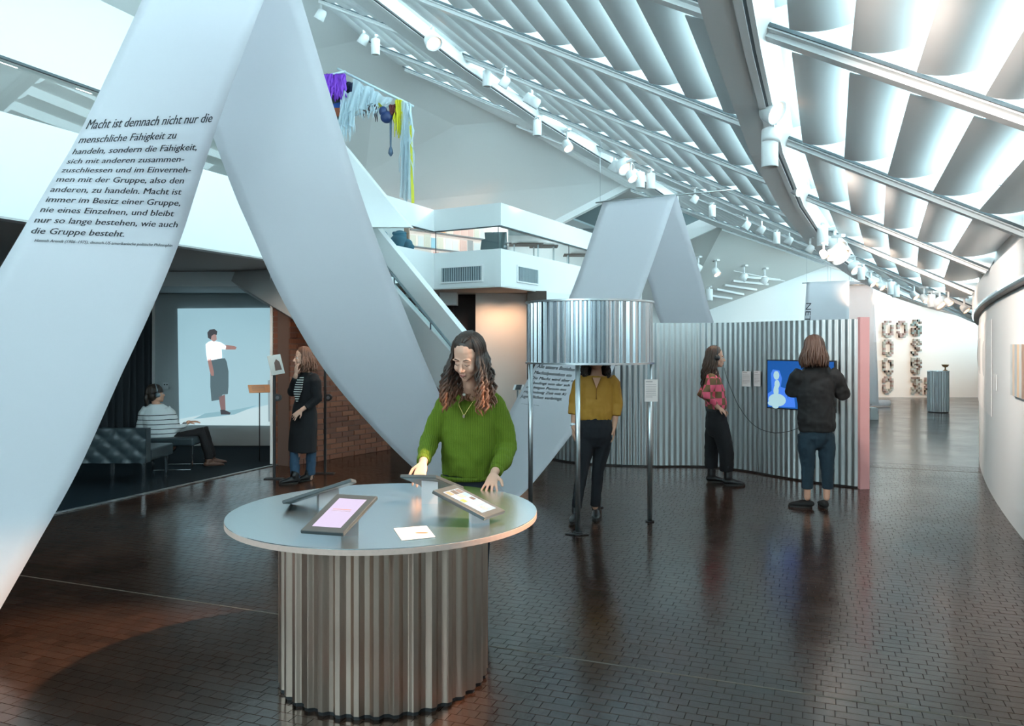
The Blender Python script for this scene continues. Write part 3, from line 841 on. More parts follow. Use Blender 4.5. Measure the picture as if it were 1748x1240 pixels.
ribbon = mb.build('banner', sail)
md = ribbon.modifiers.new('thickness', 'SOLIDIFY'); md.thickness = 0.003
tag(ribbon, 'very long white fabric ribbon hung over rods in tall peaks and touching the floor between', 'banner')
def ribbon_pt(u, v, off=0.004):     # v counts stations
    k = v * NS; i = int(max(0, min(k, len(LC) - 2))); f = k - i
    p = LC[i].lerp(LC[i + 1], f); q = RC[i].lerp(RC[i + 1], f)
    n = (q - p).cross(LC[i + 1] - LC[i]).normalized()
    c = p.lerp(q, u)
    if n.dot(V((0, 0, EYE)) - c) < 0: n = -n
    return c + n * off
def ribbon_text(lines, u0, v0, dv, size, name='text_line', skew=0.0, ink_m=ink, aspect=1.0, bold=0.018, us=None):
    # v falls from line to line; glyph height runs along the ribbon
    for k, tx in enumerate(lines):
        vs, fs = [], []
        a, b = text_mesh(tx, size, bold); i = 0; n0 = len(a); sh = size * .030
        a = a + [p + V((sh, 0, 0)) for p in a]; b = b + [tuple(q + n0 for q in f) for f in b]
        for p in a:
            u = (u0 if us is None else us[k]) + p.x * aspect; v = v0 + dv * k + (p.y) * abs(dv) / dv * -1 * 1.0 + skew * (p.x * aspect)
            vs.append(ribbon_pt(u, v))
        fs += [tuple(i + q for q in f) for f in b]
        me = bpy.data.meshes.new(name); me.from_pydata(vs, [], fs); me.materials.append(ink_m)
        o = bpy.data.objects.new(name, me); COL.objects.link(o); o.parent = ribbon
t1 = ['Macht ist demnach nicht nur die', 'menschliche Fähigkeit zu', 'handeln, sondern die Fähigkeit,', 'sich mit anderen zusammen-', 'zuschliessen und im Einverneh-', 'men mit der Gruppe, also den', 'anderen, zu handeln. Macht ist', 'immer im Besitz einer Gruppe,', 'nie eines Einzelnen, und bleibt', 'nur so lange bestehen, wie auch', 'die Gruppe besteht.']
vs_, _ = text_mesh(t1[0], 1.0)
w1 = max(p.x for p in vs_)
hh = 0.155
ribbon_text(t1, 0.03, 7.02, -0.198, hh, aspect=0.92 / (w1 * hh), us=[0.03, 0.03, 0.03, 0.03, 0.03, 0.03, 0.03, 0.035, 0.035, 0.035, 0.05], bold=0.0)
t2 = ['Hannah Arendt (1906–1975), deutsch-US-amerikanische politische Philosophin']
vs_, _ = text_mesh(t2[0], 1.0); w2 = max(p.x for p in vs_)
ribbon_text(t2, 0.10, 4.90, -0.1, 0.07, aspect=0.86 / (w2 * 0.07), bold=0.0, ink_m=ink)
# text on the second rise (reads with the ribbon going up: v grows upward)
t3 = ['Alle unsere Beziehun', 'Machtdynamiken ein', 'Die Macht wird aber n', 'unbedingt von der sch', 'mächtigen Person aus', 'regelmässig Zeit mit Ki', 'Jugendlichen verbringt.']
def up_text(lines, u0, v0, dv, h, aspect, skew, bold, name='text_line'):
    for k, tx in enumerate(lines):
        vs, fs = [], []
        a, b = text_mesh(tx, h, bold); i = 0; n0 = len(a); sh = h * .035
        a = a + [p + V((sh, 0, 0)) for p in a]; b = b + [tuple(q + n0 for q in f) for f in b]
        for p in a:
            vs.append(ribbon_pt(u0 + p.x * aspect, v0 - dv * k + p.y + skew * p.x * aspect))
        fs += [tuple(i + q for q in f) for f in b]
        me = bpy.data.meshes.new(name); me.from_pydata(vs, [], fs); me.materials.append(ink)
        o = bpy.data.objects.new(name, me); COL.objects.link(o); o.parent = ribbon
up_text(t3, 0.04, 18.92, 0.125, 0.10, 0.60, -0.10, 0.0)
up_text(['- - -- --- --- ---- --- -----'], 0.1, 18.02, 0.1, 0.045, 0.60, -0.14, 0.0003)
# NETZWERK printed sideways on the far drop
a_, b_ = text_mesh('NETZWERK', 0.10, 0.0)
vs = [ribbon_pt(0.03 + 0.12 * (1 - p.y / 0.075) * -1 + 0.14, 28.55 - p.x * 2.3) for p in a_]
vs = [ribbon_pt(0.02 + 0.13 * (p.y / 0.075), 28.55 - p.x * 2.3) for p in a_]
me = bpy.data.meshes.new('print'); me.from_pydata(vs, [], b_); me.materials.append(ink)
o = bpy.data.objects.new('print', me); COL.objects.link(o); o.parent = ribbon
# rods that carry the ribbon
def rod(p, q, label, wires=()):
    t = thing('hanging_rod', label, 'rod', p)
    mb = MB(); mb.tube([p, q], 0.012, 8); mb.build('rod', steel, t)
    for w in wires:
        mb = MB(); mb.tube([w, w + V((0, 0, 1.2))], 0.003, 5); mb.build('wire', steel, t)
d = (Rs[9] - Ls[9]).normalized(); rod(Ls[9] - d * .12 - V((0, 0, .016)), Rs[9] + d * .12 - V((0, 0, .016)), 'thin steel rod carrying the nearest peak of the banner', (Ls[9], Rs[9]))
d = (Rs[21] - Ls[21]).normalized(); rod(Ls[21] - d * .12 - V((0, 0, .016)), Rs[21] + d * .95 - V((0, 0, .016)), 'thin steel rod carrying the second peak of the banner', (Ls[21] - d * .05,))
for k in (29, 30):
    d = (Rs[k] - Ls[k]).normalized(); rod(Ls[k] - d * .1 - V((0, 0, .02)), Rs[k] + d * .1 - V((0, 0, .02)), 'thin rod at the ' + ('front' if k == 29 else 'back') + ' of the farthest banner peak', (Ls[k], (Ls[k] + Rs[k]) / 2, Rs[k]))
mb = MB(); c = P(1502, 686, 21.3); c.z = .09; mb.tube([c + V((-.26, 0, 0)), c + V((.26, 0, 0))], 0.085, 14)
tag(mb.build('fabric_roll', sail), 'rolled-up white end of the banner lying on the far floor', 'roll')
# ================================================================ CORRUGATED THINGS
def corrugate(path, period, amp, kind='sine', closed=False, spp=8):
    """offset a plan path (list of 2-D points, dense) into a corrugated line with thickness"""
    L_ = [0]
    n = len(path)
    seq = path + ([path[0]] if closed else [])
    for i in range(1, len(seq)): L_.append(L_[-1] + (seq[i] - seq[i - 1]).length)
    tot = L_[-1]
    if closed: period = tot / round(tot / period)
    N = int(tot / period * spp)
    out = []; j = 0
    for k in range(N + (0 if closed else 1)):
        s_ = tot * k / N
        while j < len(L_) - 2 and L_[j + 1] < s_: j += 1
        f = (s_ - L_[j]) / max(1e-9, (L_[j + 1] - L_[j])); p = seq[j].lerp(seq[j + 1], f); t = (seq[j + 1] - seq[j]).normalized()
        nrm = V((-t.y, t.x, 0)) if len(p) == 3 else V((-t.y, t.x))
        ph = (s_ / period) % 1.0
        if kind == 'sine': h = math.sin(2 * PI * ph)
        else:
            h = max(-1, min(1, 2.3 * (4 * abs(((ph + .25) % 1) - .5) - 1)))
        out.append((V((p.x, p.y, 0)), V((nrm.x, nrm.y, 0)).normalized(), h * amp))
    return out
def corr_sheet(name, path, period, amp, z0, z1, m, parent, kind='sine', closed=False, spp=8, th=0.004):
    c = corrugate(path, period, amp, kind, closed, spp)
    outer = [p + n * (h + th / 2) for p, n, h in c]; inner = [p + n * (h - th / 2) for p, n, h in c]
    mb = MB(); sm = kind == 'sine'
    Z = V((0, 0, 1))
    mb.grid([[p + Z * z0 for p in outer], [p + Z * z1 for p in outer]][::-1], closed=closed, smooth=sm)
    mb.grid([[p + Z * z0 for p in inner], [p + Z * z1 for p in inner]], closed=closed, smooth=sm)
    mb.grid([[p + Z * z1 for p in inner], [p + Z * z1 for p in outer]], closed=closed, smooth=False)
    mb.grid([[p + Z * z0 for p in outer], [p + Z * z0 for p in inner]], closed=closed, smooth=False)
    return mb.build(name, m, parent)
def circle(cx, cy, r, n=180): return [V((cx + r * math.cos(2 * PI * i / n), cy + r * math.sin(2 * PI * i / n), 0)) for i in range(n)]

# ---- the round table
TX, TY, TR, TZ = -0.64, 3.97, 0.765, 0.82
table = thing('round_table', 'large round zinc-topped table on a corrugated steel drum with pale plywood edge', 'table', (TX, TY, 0))
corr_sheet('drum', circle(TX, TY, 0.505), 0.085, 0.0105, 0.018, TZ - 0.03, mat('table_drum_steel', (0.58, 0.44, 0.36), 0.36, metal=1.0), table, kind='trap', closed=True, spp=16)
corr_sheet('plinth', circle(TX, TY, 0.500), 0.085, 0.0105, 0.0, 0.019, black_pl, table, kind='trap', closed=True, spp=16)
mb = MB(); mb.tube([(TX, TY, .002), (TX, TY, TZ - .03)], .475, 40, smooth=True); mb.build('inner_drum', dark_grey, table)
def disc(name, z0, z1, r, m, parent, n=96, cx=TX, cy=TY):
    mb = MB(); mb.prism([V((cx + r * math.cos(2 * PI * i / n), cy + r * math.sin(2 * PI * i / n), z0)) for i in range(n)], (0, 0, z1 - z0)); return mb.build(name, m, parent)
disc('plywood_edge', TZ - .028, TZ - .004, TR, mat('pale_plywood', (0.66, 0.47, 0.40), .6, noise_s=60, noise_amt=.1), table)
disc('table_top', TZ - .004, TZ, TR - .001, galv_top, table)
# ---- display tablets on white blocks
m_scr = mat('screen_lilac', (0.02, 0.02, 0.02), .2, emit=(0.70, 0.58, 0.80), estr=0.6)
m_scr2 = mat('screen_white', (0.02, 0.02, 0.02), .2, emit=(0.66, 0.76, 0.82), estr=0.6)
m_under = mat('tablet_back_grey', (0.24, 0.28, 0.30), .35, metal=.4)
m_block = mat('block_white', (0.80, 0.74, 0.74), .55)
def tablet(label, o, ex, ey, block, content=None, scr=None):
    """o: one corner of the top face, ex: short edge, ey: long edge"""
    o, ex, ey = V(o), V(ex), V(ey); n = ex.cross(ey).normalized()
    if n.z < 0: n = -n
    t = thing('display_tablet', label, 'tablet', tuple(block[0]) if block else tuple(o))
    T = .018
    mb = MB(); mb.obox(o - n * T, ex, ey, n * T); mb.build('case', dark_grey, t, bevel=.004)
    mb = MB(); mb.obox(o - n * (T + .001) + ex * .06 + ey * .05, ex * .88, ey * .9, n * .002); mb.build('back_plate', m_under, t)
    sx, sy = .17, .125
    mb = MB(); mb.obox(o + ex * sx + ey * sy, ex * (1 - 2 * sx), ey * (1 - 2 * sy), n * .0012); s = mb.build('screen', scr or m_scr, t)
    if content: content(o + ex * sx + ey * sy + n * .0016, ex * (1 - 2 * sx), ey * (1 - 2 * sy), n, s)
    if block:
        b0, b1, w, rz = block
        mb = MB(); b0 = V(b0)
        R_ = Matrix.Rotation(rz, 3, 'Z'); q = [R_ @ V((x * w / 2, y * w / 2, 0)) for x, y in ((-1, -1), (1, -1), (1, 1), (-1, 1))]
        def under(p):   # height of the tablet's underside above p
            d = (o - n * (T + .001) - p).dot(n) / n.z
            return V((p.x, p.y, p.z + d - .001))
        base = [V((b0.x, b0.y, TZ)) + a for a in q]
        mb.hexa(base + [under(p) for p in base]); mb.build('block', m_block, t)
    return t
def lines_ab(o, ex, ey, n, s):
    for k, (u0, u1, v) in enumerate([(0.15, .80, .60), (0.15, .82, .55)]):
        mb = MB(); mb.obox(o + ex * u0 + ey * v, ex * (u1 - u0), ey * .012, n * .0006); mb.build('text_line', mat('screen_ink_red' if k == 0 else 'screen_ink', (.45, .22, .12) if k == 0 else (.3, .26, .30), .6), s)
def thumbs(o, ex, ey, n, s):
    cols = [(.30, .14, .09), (.05, .05, .05), (.08, .07, .07), (.62, .66, .66), (.32, .20, .18), (.10, .28, .42), (.22, .45, .05), (.55, .60, .60), (.05, .04, .04), (.50, .56, .60), (.60, .63, .62), (.34, .52, .60), (.75, .78, .78), (.20, .18, .18), (.52, .60, .66)]
    rr = random.Random(5)
    for k in range(15):
        i, j = k % 3, k // 3
        mb = MB(); mb.obox(o + ex * (.04 + i * .32) + ey * (.03 + j * .19), ex * rr.uniform(.20, .29), ey * rr.uniform(.10, .17), n * .0006); mb.build('thumbnail', mat('thumb_%d' % k, cols[k], .5, emit=cols[k], estr=.35), s)
# near left tablet (screen facing up and forwards)
A = P(512, 906, 3.30); Bp = P(586, 911, 3.27); Cp = P(642, 846, 3.50); Dp = P(575, 843, 3.52)
tablet('black-framed tablet with a lilac screen at the front left of the zinc table', A, Bp - A, Dp - A, (V((-.715, 3.46, TZ)), 0, .075, .25), lines_ab)
A = P(738.6, 837, 3.66); Bp = P(828, 884, 3.58); Dp = P(777, 827, 3.82)
tablet('black-framed tablet showing a grid of small pictures at the right of the zinc table', A, Dp - A, Bp - A, (V((-.155, 3.71, TZ)), 0, .085, .2), thumbs, m_scr2)
A = P(481, 855, 3.95); e1 = P(599, 817, 3.93) - A
tablet('tablet at the back left of the zinc table, turned away and seen edge-on', A, V((-.01, .175, -.036)), e1, (V((-.955, 4.08, TZ)), 0, .10, .35))
A = P(683, 810, 4.10); Bp = P(745, 811, 4.06); e2 = P(792, 831, 4.30) - Bp
tablet('tablet at the back of the zinc table, grey underside showing, under a hand', A, Bp - A, e2, (V((-.435, 4.16, TZ)), 0, .085, .1))
# info card
mb = MB(); q = [PZ(672, 903.6, TZ + .001), PZ(686, 924, TZ + .001), PZ(743, 918, TZ + .001), PZ(728, 899, TZ + .001)]
mb.prism(q, (0, 0, .003)); card = mb.build('info_card', mat('card_white', (.86, .84, .80), .6))
tag(card, 'small white card with a red oval lying at the front of the zinc table', 'card')
mb = MB(); cc = PZ(720, 910, TZ + .0045); mb.prism([cc + V((.030 * math.cos(a), .014 * math.sin(a), 0)) for a in [2 * PI * i / 20 for i in range(20)]], (0, 0, .0006)); mb.build('red_oval', mat('print_red', (.55, .14, .06), .6), card)
for k, (x0, x1, y) in enumerate([(682, 712, 908), (684, 708, 911.5), (686, 700, 915)]):
    mb = MB(); a_, b_ = PZ(x0, y, TZ + .0045), PZ(x1, y - (x1 - x0) * .09, TZ + .0045); mb.bar(a_, b_, .0016, .0005); mb.build('text_line', grey_ink, card)

# ---- the lampshade booth
BX, BY, BR = 0.735, 7.47, 0.60
booth = thing('listening_booth', 'corrugated steel hood like a lampshade standing on four thin steel poles', 'booth', (BX, BY, 0))
corr_sheet('hood', circle(BX, BY, BR - .02), 0.0755, 0.011, 1.49, 2.045, mat('hood_steel', (0.46, 0.50, 0.53), .22, metal=1.0), booth, kind='trap', closed=True, spp=16)
for z in (1.478, 2.045):
    mb = MB(); ring = [[V((BX + r * math.cos(a), BY + r * math.sin(a), zz)) for a in [2 * PI * i / 72 for i in range(72)]] for r, zz in ((BR - .03, z), (BR + .008, z), (BR + .008, z + .016), (BR - .03, z + .016), (BR - .03, z))]
    mb.grid(ring, closed=True, smooth=False); mb.build('rim', steel, booth)
for ang_, y0 in ((-106, 0), (-10, 0), (170, 0), (74, 0)):
    a = math.radians(ang_); x, y = BX + (BR - .035) * math.cos(a), BY + (BR - .035) * math.sin(a)
    mb = MB(); mb.tube([(x, y, .006), (x, y, 1.50)], .0225, 14); p = mb.build('pole', mat('pole_steel', (.55, .57, .58), .32, metal=1), booth)
    mb = MB(); mb.tube([(x, y, .0), (x, y, .012)], .042, 16); mb.build('foot_plate', black_met, p)
# label on the right pole
a = math.radians(-10); x, y = BX + (BR + .01) * math.cos(a), BY + (BR - .035) * math.sin(a) - .06
def sign_sheet(label, c, w, h, ux=V((1, 0, 0)), n=None, lines=9, m=None, title=True):
    c = V(c); ux = V(ux).normalized(); n = V((ux.y, -ux.x, 0)); Z = V((0, 0, 1))
    mb = MB(); mb.obox(c - ux * w / 2 - Z * h / 2, ux * w, Z * h, n * .004); o = mb.build('text_panel', m or mat('panel_pinkish', (.82, .70, .66), .7)); tag(o, label, 'sign')
    for k in range(lines):
        z = h * (.5 - .12 - .72 * k / lines - (.04 if k else 0)); ln = .78 if k and k != lines - 1 else .5
        mb = MB(); mb.obox(c - ux * w * .40 + Z * z + n * .0042, ux * w * ln, Z * h * (.022 if k else .04), n * .0008); mb.build('text_line', mat('faint_ink', (.45, .36, .35), .7), o)
    return o
sign_sheet('pinkish text sheet fixed to the right pole of the corrugated hood', P(1111.5, 667, 7.28), .122, .205)
mb = MB(); c = P(985, 909, 6.85); mb.tube([(c.x - .10, c.y + .02, .006), (c.x + .0, c.y - .03, .009), (c.x + .10, c.y - .01, .006)], .006, 6); tag(mb.build('cable_end', black_pl), 'short black cable end at the foot of the front pole of the hood', 'cable')

# ---- the corrugated screen wall
wp_ = [FL(*q) for q in ((935, 783), (967, 789), (1015, 793.5), (1062, 796), (1120, 797.5), (1205, 798), (1270, 805), (1345, 818), (1400, 826), (1464, 834))]
wpath = catmull(wp_, 12)
screen_wall = thing('corrugated_partition', 'long curving corrugated steel partition with a pink painted end board', 'partition', tuple(wpath[60]))
corr_sheet('sheet', wpath, 0.076, 0.0068, 0.02, 1.955, mat('partition_steel', (.48, .50, .50), .42, metal=1.0), screen_wall, kind='sine', spp=10)
e = wpath[-1]
mb = MB(); mb.obox((e.x + .004, e.y - .06, 0.0), (.112, .012, 0), (0, .075, 0), (0, 0, 1.975)); mb.build('end_board', mat('pink_paint', (.72, .38, .38), .6), screen_wall)
mb = MB(); pl = [p for p in wpath[::4]]
for p, q in zip(pl[:-1], pl[1:]): mb.bar(p + V((0, 0, .011)), q + V((0, 0, .011)), .03, .02)
mb.build('base_rail', black_met, screen_wall)
def wall_at(px):
    best = min(range(len(wpath) - 1), key=lambda i: abs(CX_ + F_ * wpath[i].x / wpath[i].y - px))
    p = wpath[best]; t = (wpath[best + 1] - wpath[best - 1]).normalized(); return p, t
# text sheets on the partition
for px, y, w, h, lab in ((1275, 647, .135, .20, 'left of the two pale text sheets on the corrugated partition'), (1296.5, 646.5, .107, .20, 'right of the two pale text sheets, nearer the screen on the partition')):
    p, t = wall_at(px); n = V((t.y, -t.x, 0)); c = p + n * .02; Y = c.y
    sign_sheet(lab, V((c.x, c.y, P(px, y, Y).z)), w, h, t, m=mat('panel_pale', (.80, .74, .74), .7), lines=8)
# ---- wall-mounted screen
p, t = wall_at(1315); p2, _ = wall_at(1432)
tt = V((p2.x - p.x, p2.y - p.y, 0)); n = V((tt.y, -tt.x, 0)).normalized()
o_ = V((p.x, p.y, 0)) + n * .07; Wd = tt.length; tu = tt.normalized()
z1 = P(1315, 614, o_.y).z; z0 = P(1315, 697, o_.y).z
tv = thing('wall_screen', 'flat screen showing a pale dancing figure on bright blue, mounted on the partition', 'screen', tuple(o_))
mb = MB(); mb.obox(o_ + V((0, 0, z0)), tt, -n * .035, (0, 0, z1 - z0)); mb.build('housing', black_pl, tv)
m_blue = mat('screen_blue', (.01, .02, .05), .25, emit=(.008, .09, .36), estr=.55)
mb = MB(); mb.obox(o_ + tu * .015 + V((0, 0, z0 + .015)) + n * .001, tu * (Wd - .03), n * .0015, (0, 0, z1 - z0 - .03)); scr = mb.build('screen', m_blue, tv)
def scr_poly(pts, m, name, dz=.003):
    # pts given as fractions of the screen
    H_ = z1 - z0
    q = [o_ + tu * (Wd * u) + V((0, 0, z0 + H_ * v)) + n * dz for u, v in pts]
    mb = MB(); mb.prism(q, n * .0006); mb.build(name, m, scr)
m_glow = mat('screen_halo', (.01, .01, .02), .3, emit=(.06, .22, .85), estr=.55); m_fig = mat('screen_figure', (.02, .02, .02), .3, emit=(.50, .78, .86), estr=.45)
scr_poly([(.03, .05), (.02, .30), (.08, .36), (.07, .72), (.10, .80), (.20, .78), (.24, .62), (.22, .45), (.30, .42), (.33, .20), (.42, .30), (.44, .05)], m_glow, 'figure_halo')
def ellp(cu, cv, ru, rv, k=16): return [(cu + ru * math.cos(2 * PI * i / k), cv + rv * math.sin(2 * PI * i / k)) for i in range(k)]
for c_ in ((.155, .68, .045, .09), (.165, .50, .04, .09), (.15, .37, .04, .12), (.165, .18, .135, .13), (.14, .05, .05, .045), (.10, .11, .08, .06)): scr_poly(ellp(*c_), m_fig, 'pale_figure', .0042)
for c_ in ((.36, .22, .03, .10), (.41, .30, .02, .06)): scr_poly(ellp(*c_), m_glow, 'figure_halo', .0038)
mb = MB(); c = P(1352, 702, o_.y - .05); mb.box(c, (.11, .03, .02)); mb.tube([c + V((.04, 0, .02)), c + V((.04, .05, .06))], .012, 8); mb.build('headphone_hook', black_pl, tv)
# headphone cable from the visitor to the screen
pts = catmull([P(1236, 628, 9.2), P(1243, 652, 9.15), P(1262, 695, 9.2), P(1288, 727, 9.3), P(1320, 739, 9.35), P(1352, 735, 9.4), P(1375, 722, 9.42), P(1380, 702, 9.42)], 6)
mb = MB(); mb.tube(pts, .0035, 5); tag(mb.build('headphone_cable', black_pl), 'thin black headphone cable sagging in front of the corrugated partition', 'cable')
# pale board and ghost panel behind the hood
mb = MB(); mb.box(P(1054, 650, 10.7) + V((0, 0, 0)), (.07, .02, .40)); tag(mb.build('wall_label', paper), 'narrow pale label on the partition just right of the person under the hood', 'sign')

# ================================================================ FAR END OF THE HALL
# corrugated plinth with a small trophy
c = FL(1610.5, 705); cx, cy = c.x, c.y + .24
pl_ = thing('display_plinth', 'tall corrugated steel plinth far down the hall', 'plinth', (cx, cy, 0))
zt = P(1610, 633, cy).z
corr_sheet('drum', circle(cx, cy, .235, 90), .06, .008, .015, zt - .02, galv, pl_, kind='sine', closed=True, spp=8)
disc('top', zt - .02, zt, .25, galv_top, pl_, 40, cx, cy); disc('plinth_base', 0, .02, .225, black_pl, pl_, 40, cx, cy)
mb = MB(); cz = zt; b = V((cx + .15, cy - .05, 0))
prof = [(0, .05), (.012, .05), (.02, .018), (.08, .015), (.10, .06), (.15, .085), (.152, .07)]
mb.grid([[b + V((r * math.cos(a), r * math.sin(a), cz + z)) for a in [2 * PI * i / 16 for i in range(16)]] for z, r in prof], closed=True)
tag(mb.build('cup', mat('bronze', (.32, .17, .07), .4, metal=.7)), 'small bronze cup on top of the far corrugated plinth', 'cup')
# wall reliefs of small blocks arranged as rings and letters
m_rel = [mat('relief_dark', (.20, .15, .13), .6), mat('relief_rose', (.34, .25, .24), .6), mat('relief_grey', (.36, .38, .36), .6), mat('relief_teal', (.20, .27, .27), .6)]
RING = ['.xxx.', 'xx.xx', 'x...x', 'x...x', 'x...x', 'x...x', 'xx.xx', '.xxx.']
SHP = {
    'ring': RING,
    'lattice': ['.xxx.', 'xx.xx', 'x.x.x', 'xx.xx', 'x.x.x', 'xx.xx', 'xx.xx', '.xxx.'],
    'esses': ['.xxx.', 'xx.xx', 'x..xx', '.xx..', '..xx.', '...xx', 'xx.x.', '.xx..'],
    'aitch': ['xx.x.', 'xx.xx', 'xxxxx', 'x..xx', 'xx..x', 'x.xx.', 'xx.xx', '.x.xx'],
    'cross': ['xx.x.', 'x.x.x', 'xxxx.', '.xxxx', 'x.xx.', 'xxx.x', 'xx.xx', 'x...x']}
rels = [(1515, 562, 'ring', 2, 'grey'), (1539, 562, 'ring', 2, 'pale'), (1563.5, 560, 'lattice', 3, 'teal lattice'), (1515, 594, 'ring', 1, 'rose'), (1515, 625.5, 'ring', 0, 'dark'), (1515, 657, 'ring', 1, 'rose'),
        (1563.5, 593, 'esses', 0, 'S'), (1563.5, 625, 'aitch', 0, 'H'), (1563.5, 658, 'cross', 0, 'X'), (1586.5, 659, 'cross', 1, 'x')]
labs = ['grey oval block relief at the top left of the far wall group', 'pale oval block relief second in the top row on the far wall', 'teal lattice block relief third in the top row on the far wall', 'rose oval block relief second from the top in the left column', 'dark oval block relief third from the top in the left column', 'rose and dark oval block relief at the bottom of the left column', 'broken S-like block relief second in the middle column on the far wall', 'H-like block relief third in the middle column on the far wall', 'cross-like block relief at the foot of the middle column on the far wall', 'speckled block relief low on the far wall beside the corrugated plinth']
for (px, py, sh, mi, _), lab in zip(rels, labs):
    c = P(px, py, 24.93); t = thing('wall_relief', lab, 'relief', tuple(c), 'block reliefs on the far wall')
    rw, rh = .062, .066; S_ = SHP[sh]
    for k in range(2):
        mb = MB(); rr = random.Random(int(px * 7 + py))
        for r, row in enumerate(S_):
            for q, ch in enumerate(row):
                if ch == 'x' and ((r + q + rr.randrange(3)) % 2 == k): mb.box((c.x + (q - 2) * rw, c.y - .01 - .02 * rr.random(), c.z + (3.5 - r) * rh), (rw * 1.02, .10, rh * 1.02))
        o = mb.build('blocks', [m_rel[mi], m_rel[3 - mi if mi != 0 else 2]][k], t); o['kind'] = 'stuff'
# partition stub and floor box near the far banner
mb = MB(); c = P(1487, 712, 17.6); mb.box((c.x, c.y, .13), (.16, .3, .26)); mb.box((c.x + .09, c.y, .07), (.02, .3, .14)); tag(mb.build('floor_box', white), 'small white box on the floor beside the pink end board', 'box')

# ================================================================ RIGHT WALL PIECES
def on_wall(px, z_or_py, off=.0):
    # camera ray meets the curved wall
    k = (px - CX_) / F_; Y = 3.0
    while Y < 14:
        a, b = toab(V((k * Y, Y, 0)))
        if a >= wall_a(b) - off: break
        Y += .01
    return P(px, z_or_py, Y), toab(V((k * Y, Y, 0)))[1]
def wall_sheet(name, label, cat, px0, px1, py0, py1, m, th=.01, frame=None):
    # px1 is the nearer edge; heights read at the nearer edge
    p1, b1 = on_wall(px1, py0); p1b, _ = on_wall(px1, py1); p0, b0 = on_wall(px0, py0)
    zt_, zb_ = p1.z, p1b.z; n_ = 12
    mb = MB(); pts = [AB(wall_a(lerp(b0, b1, i / n_)) - .004, lerp(b0, b1, i / n_), 0) for i in range(n_ + 1)]
    pts2 = [AB(wall_a(lerp(b0, b1, i / n_)) - .004 - th, lerp(b0, b1, i / n_), 0) for i in range(n_ + 1)]
    Z = V((0, 0, 1))
    mb.grid([[p + Z * zb_ for p in pts2], [p + Z * zt_ for p in pts2]], smooth=False)
    mb.grid([[p + Z * zt_ for p in pts2], [p + Z * zt_ for p in pts]], smooth=False); mb.grid([[p + Z * zb_ for p in pts], [p + Z * zb_ for p in pts2]], smooth=False)
    for q in (0, -1): mb.poly([pts[q] + Z * zb_, pts2[q] + Z * zb_, pts2[q] + Z * zt_, pts[q] + Z * zt_])
    o = mb.build(name, m); tag(o, label, cat); return o, b0, b1, zb_, zt_
bx = pattern_mat('painting_stripes', 'ramp', a=(.30, .36, .40), b=(.62, .40, .26), z0=1.0, z1=1.7)
ptg, b0, b1, zb_, zt_ = wall_sheet('painting', 'narrow painting of vertical grey and orange streaks on the right curved wall', 'painting', 1733, 1762, 588, 684, mat('canvas_pale', (.70, .66, .60), .7), .03)
cols = [(.52, .56, .56), (.62, .50, .38), (.40, .46, .50), (.70, .52, .34), (.60, .62, .60), (.45, .30, .22), (.66, .60, .52)]
for k in range(7):
    bb0, bb1 = lerp(b0, b1, k / 7), lerp(b0, b1, (k + 1) / 7)
    mb = MB(); mb.prism([AB(wall_a(bb) - .036, bb, z) for bb, z in ((bb0, zb_), (bb1, zb_), (bb1, zt_), (bb0, zt_))], VDIR * .001); mb.build('streak', mat('streak_%d' % k, cols[k], .6, noise_s=7, noise_amt=.3), ptg)
dr, b0, b1, zb_, zt_ = wall_sheet('drawing', 'very large pale drawing with grey upright smudges on the far part of the curved wall', 'drawing', 1667, 1694, 545, 712, mat('drawing_paper', (.86, .84, .82), .7), .006)
for k, (u, z, w, h) in enumerate([(.15, .62, .05, .2), (.35, .60, .04, .16), (.5, .63, .03, .2), (.68, .60, .08, .24), (.82, .58, .05, .22)]):
    bb = lerp(b0, b1, u); zc = lerp(zb_, zt_, z)
    mb = MB(); mb.prism([AB(wall_a(bb) - .0115, bb + .9 * w * 2.0 * math.cos(a), zc + h * 1.0 * math.sin(a)) for a in [2 * PI * i / 14 for i in range(14)]], VDIR * .0008); mb.build('smudge', mat('smudge_grey', (.52, .53, .53), .8), dr)
wall_sheet('wall_label', 'small blank label beside the large drawing on the curved wall', 'sign', 1697, 1703, 640, 668, mat('label_white', (.86, .86, .84), .6), .006)

# ================================================================ LEFT ROOM
# the projected picture: a flat image on the wall
pt = thing('projected_picture', 'projected picture of a standing woman in white blouse and long grey skirt', 'projection', (-4.7, 12.83, .5))
YW = 12.82
def wp3(px, py, d=0): return P(px, py, YW - d)
m_bg = mat('projection_blue', (.45, .50, .50), .9, emit=(.30, .50, .58), estr=.50)
mb = MB(); mb.prism([wp3(306, 726), wp3(464, 727), wp3(464, 526), wp3(303, 527)], (0, .003, 0)); pb = mb.build('backdrop', m_bg, pt)
m_fl = mat('projection_floor', (.5, .5, .5), .9, emit=(.46, .62, .66), estr=.52)
def pp(pts, m, name, d=.004):
    mb = MB(); mb.prism([wp3(x, y, d) for x, y in pts], (0, .001, 0)); mb.build(name, m, pb)
pp([(306, 726), (464, 727), (464, 690), (420, 700), (370, 704), (306, 716)], m_fl, 'floor_area')
em = lambda n_, c, s=.45: mat(n_, c, .9, emit=c, estr=s)
pp([(330, 716), (400, 708), (440, 692), (400, 700), (350, 706)], em('projection_shade', (.26, .44, .50)), 'cast_shade', .0045)
pp([(357, 614), (366, 613), (384, 612), (387, 618), (390, 634), (390, 660), (389, 673), (380, 674), (374, 683), (361, 685), (359, 660), (359, 630)], em('projection_skirt', (.10, .15, .17)), 'skirt', .005)
pp([(373, 678), (384, 674), (385, 700), (382, 701), (377, 700)], em('projection_leg', (.24, .15, .15)), 'leg', .005)
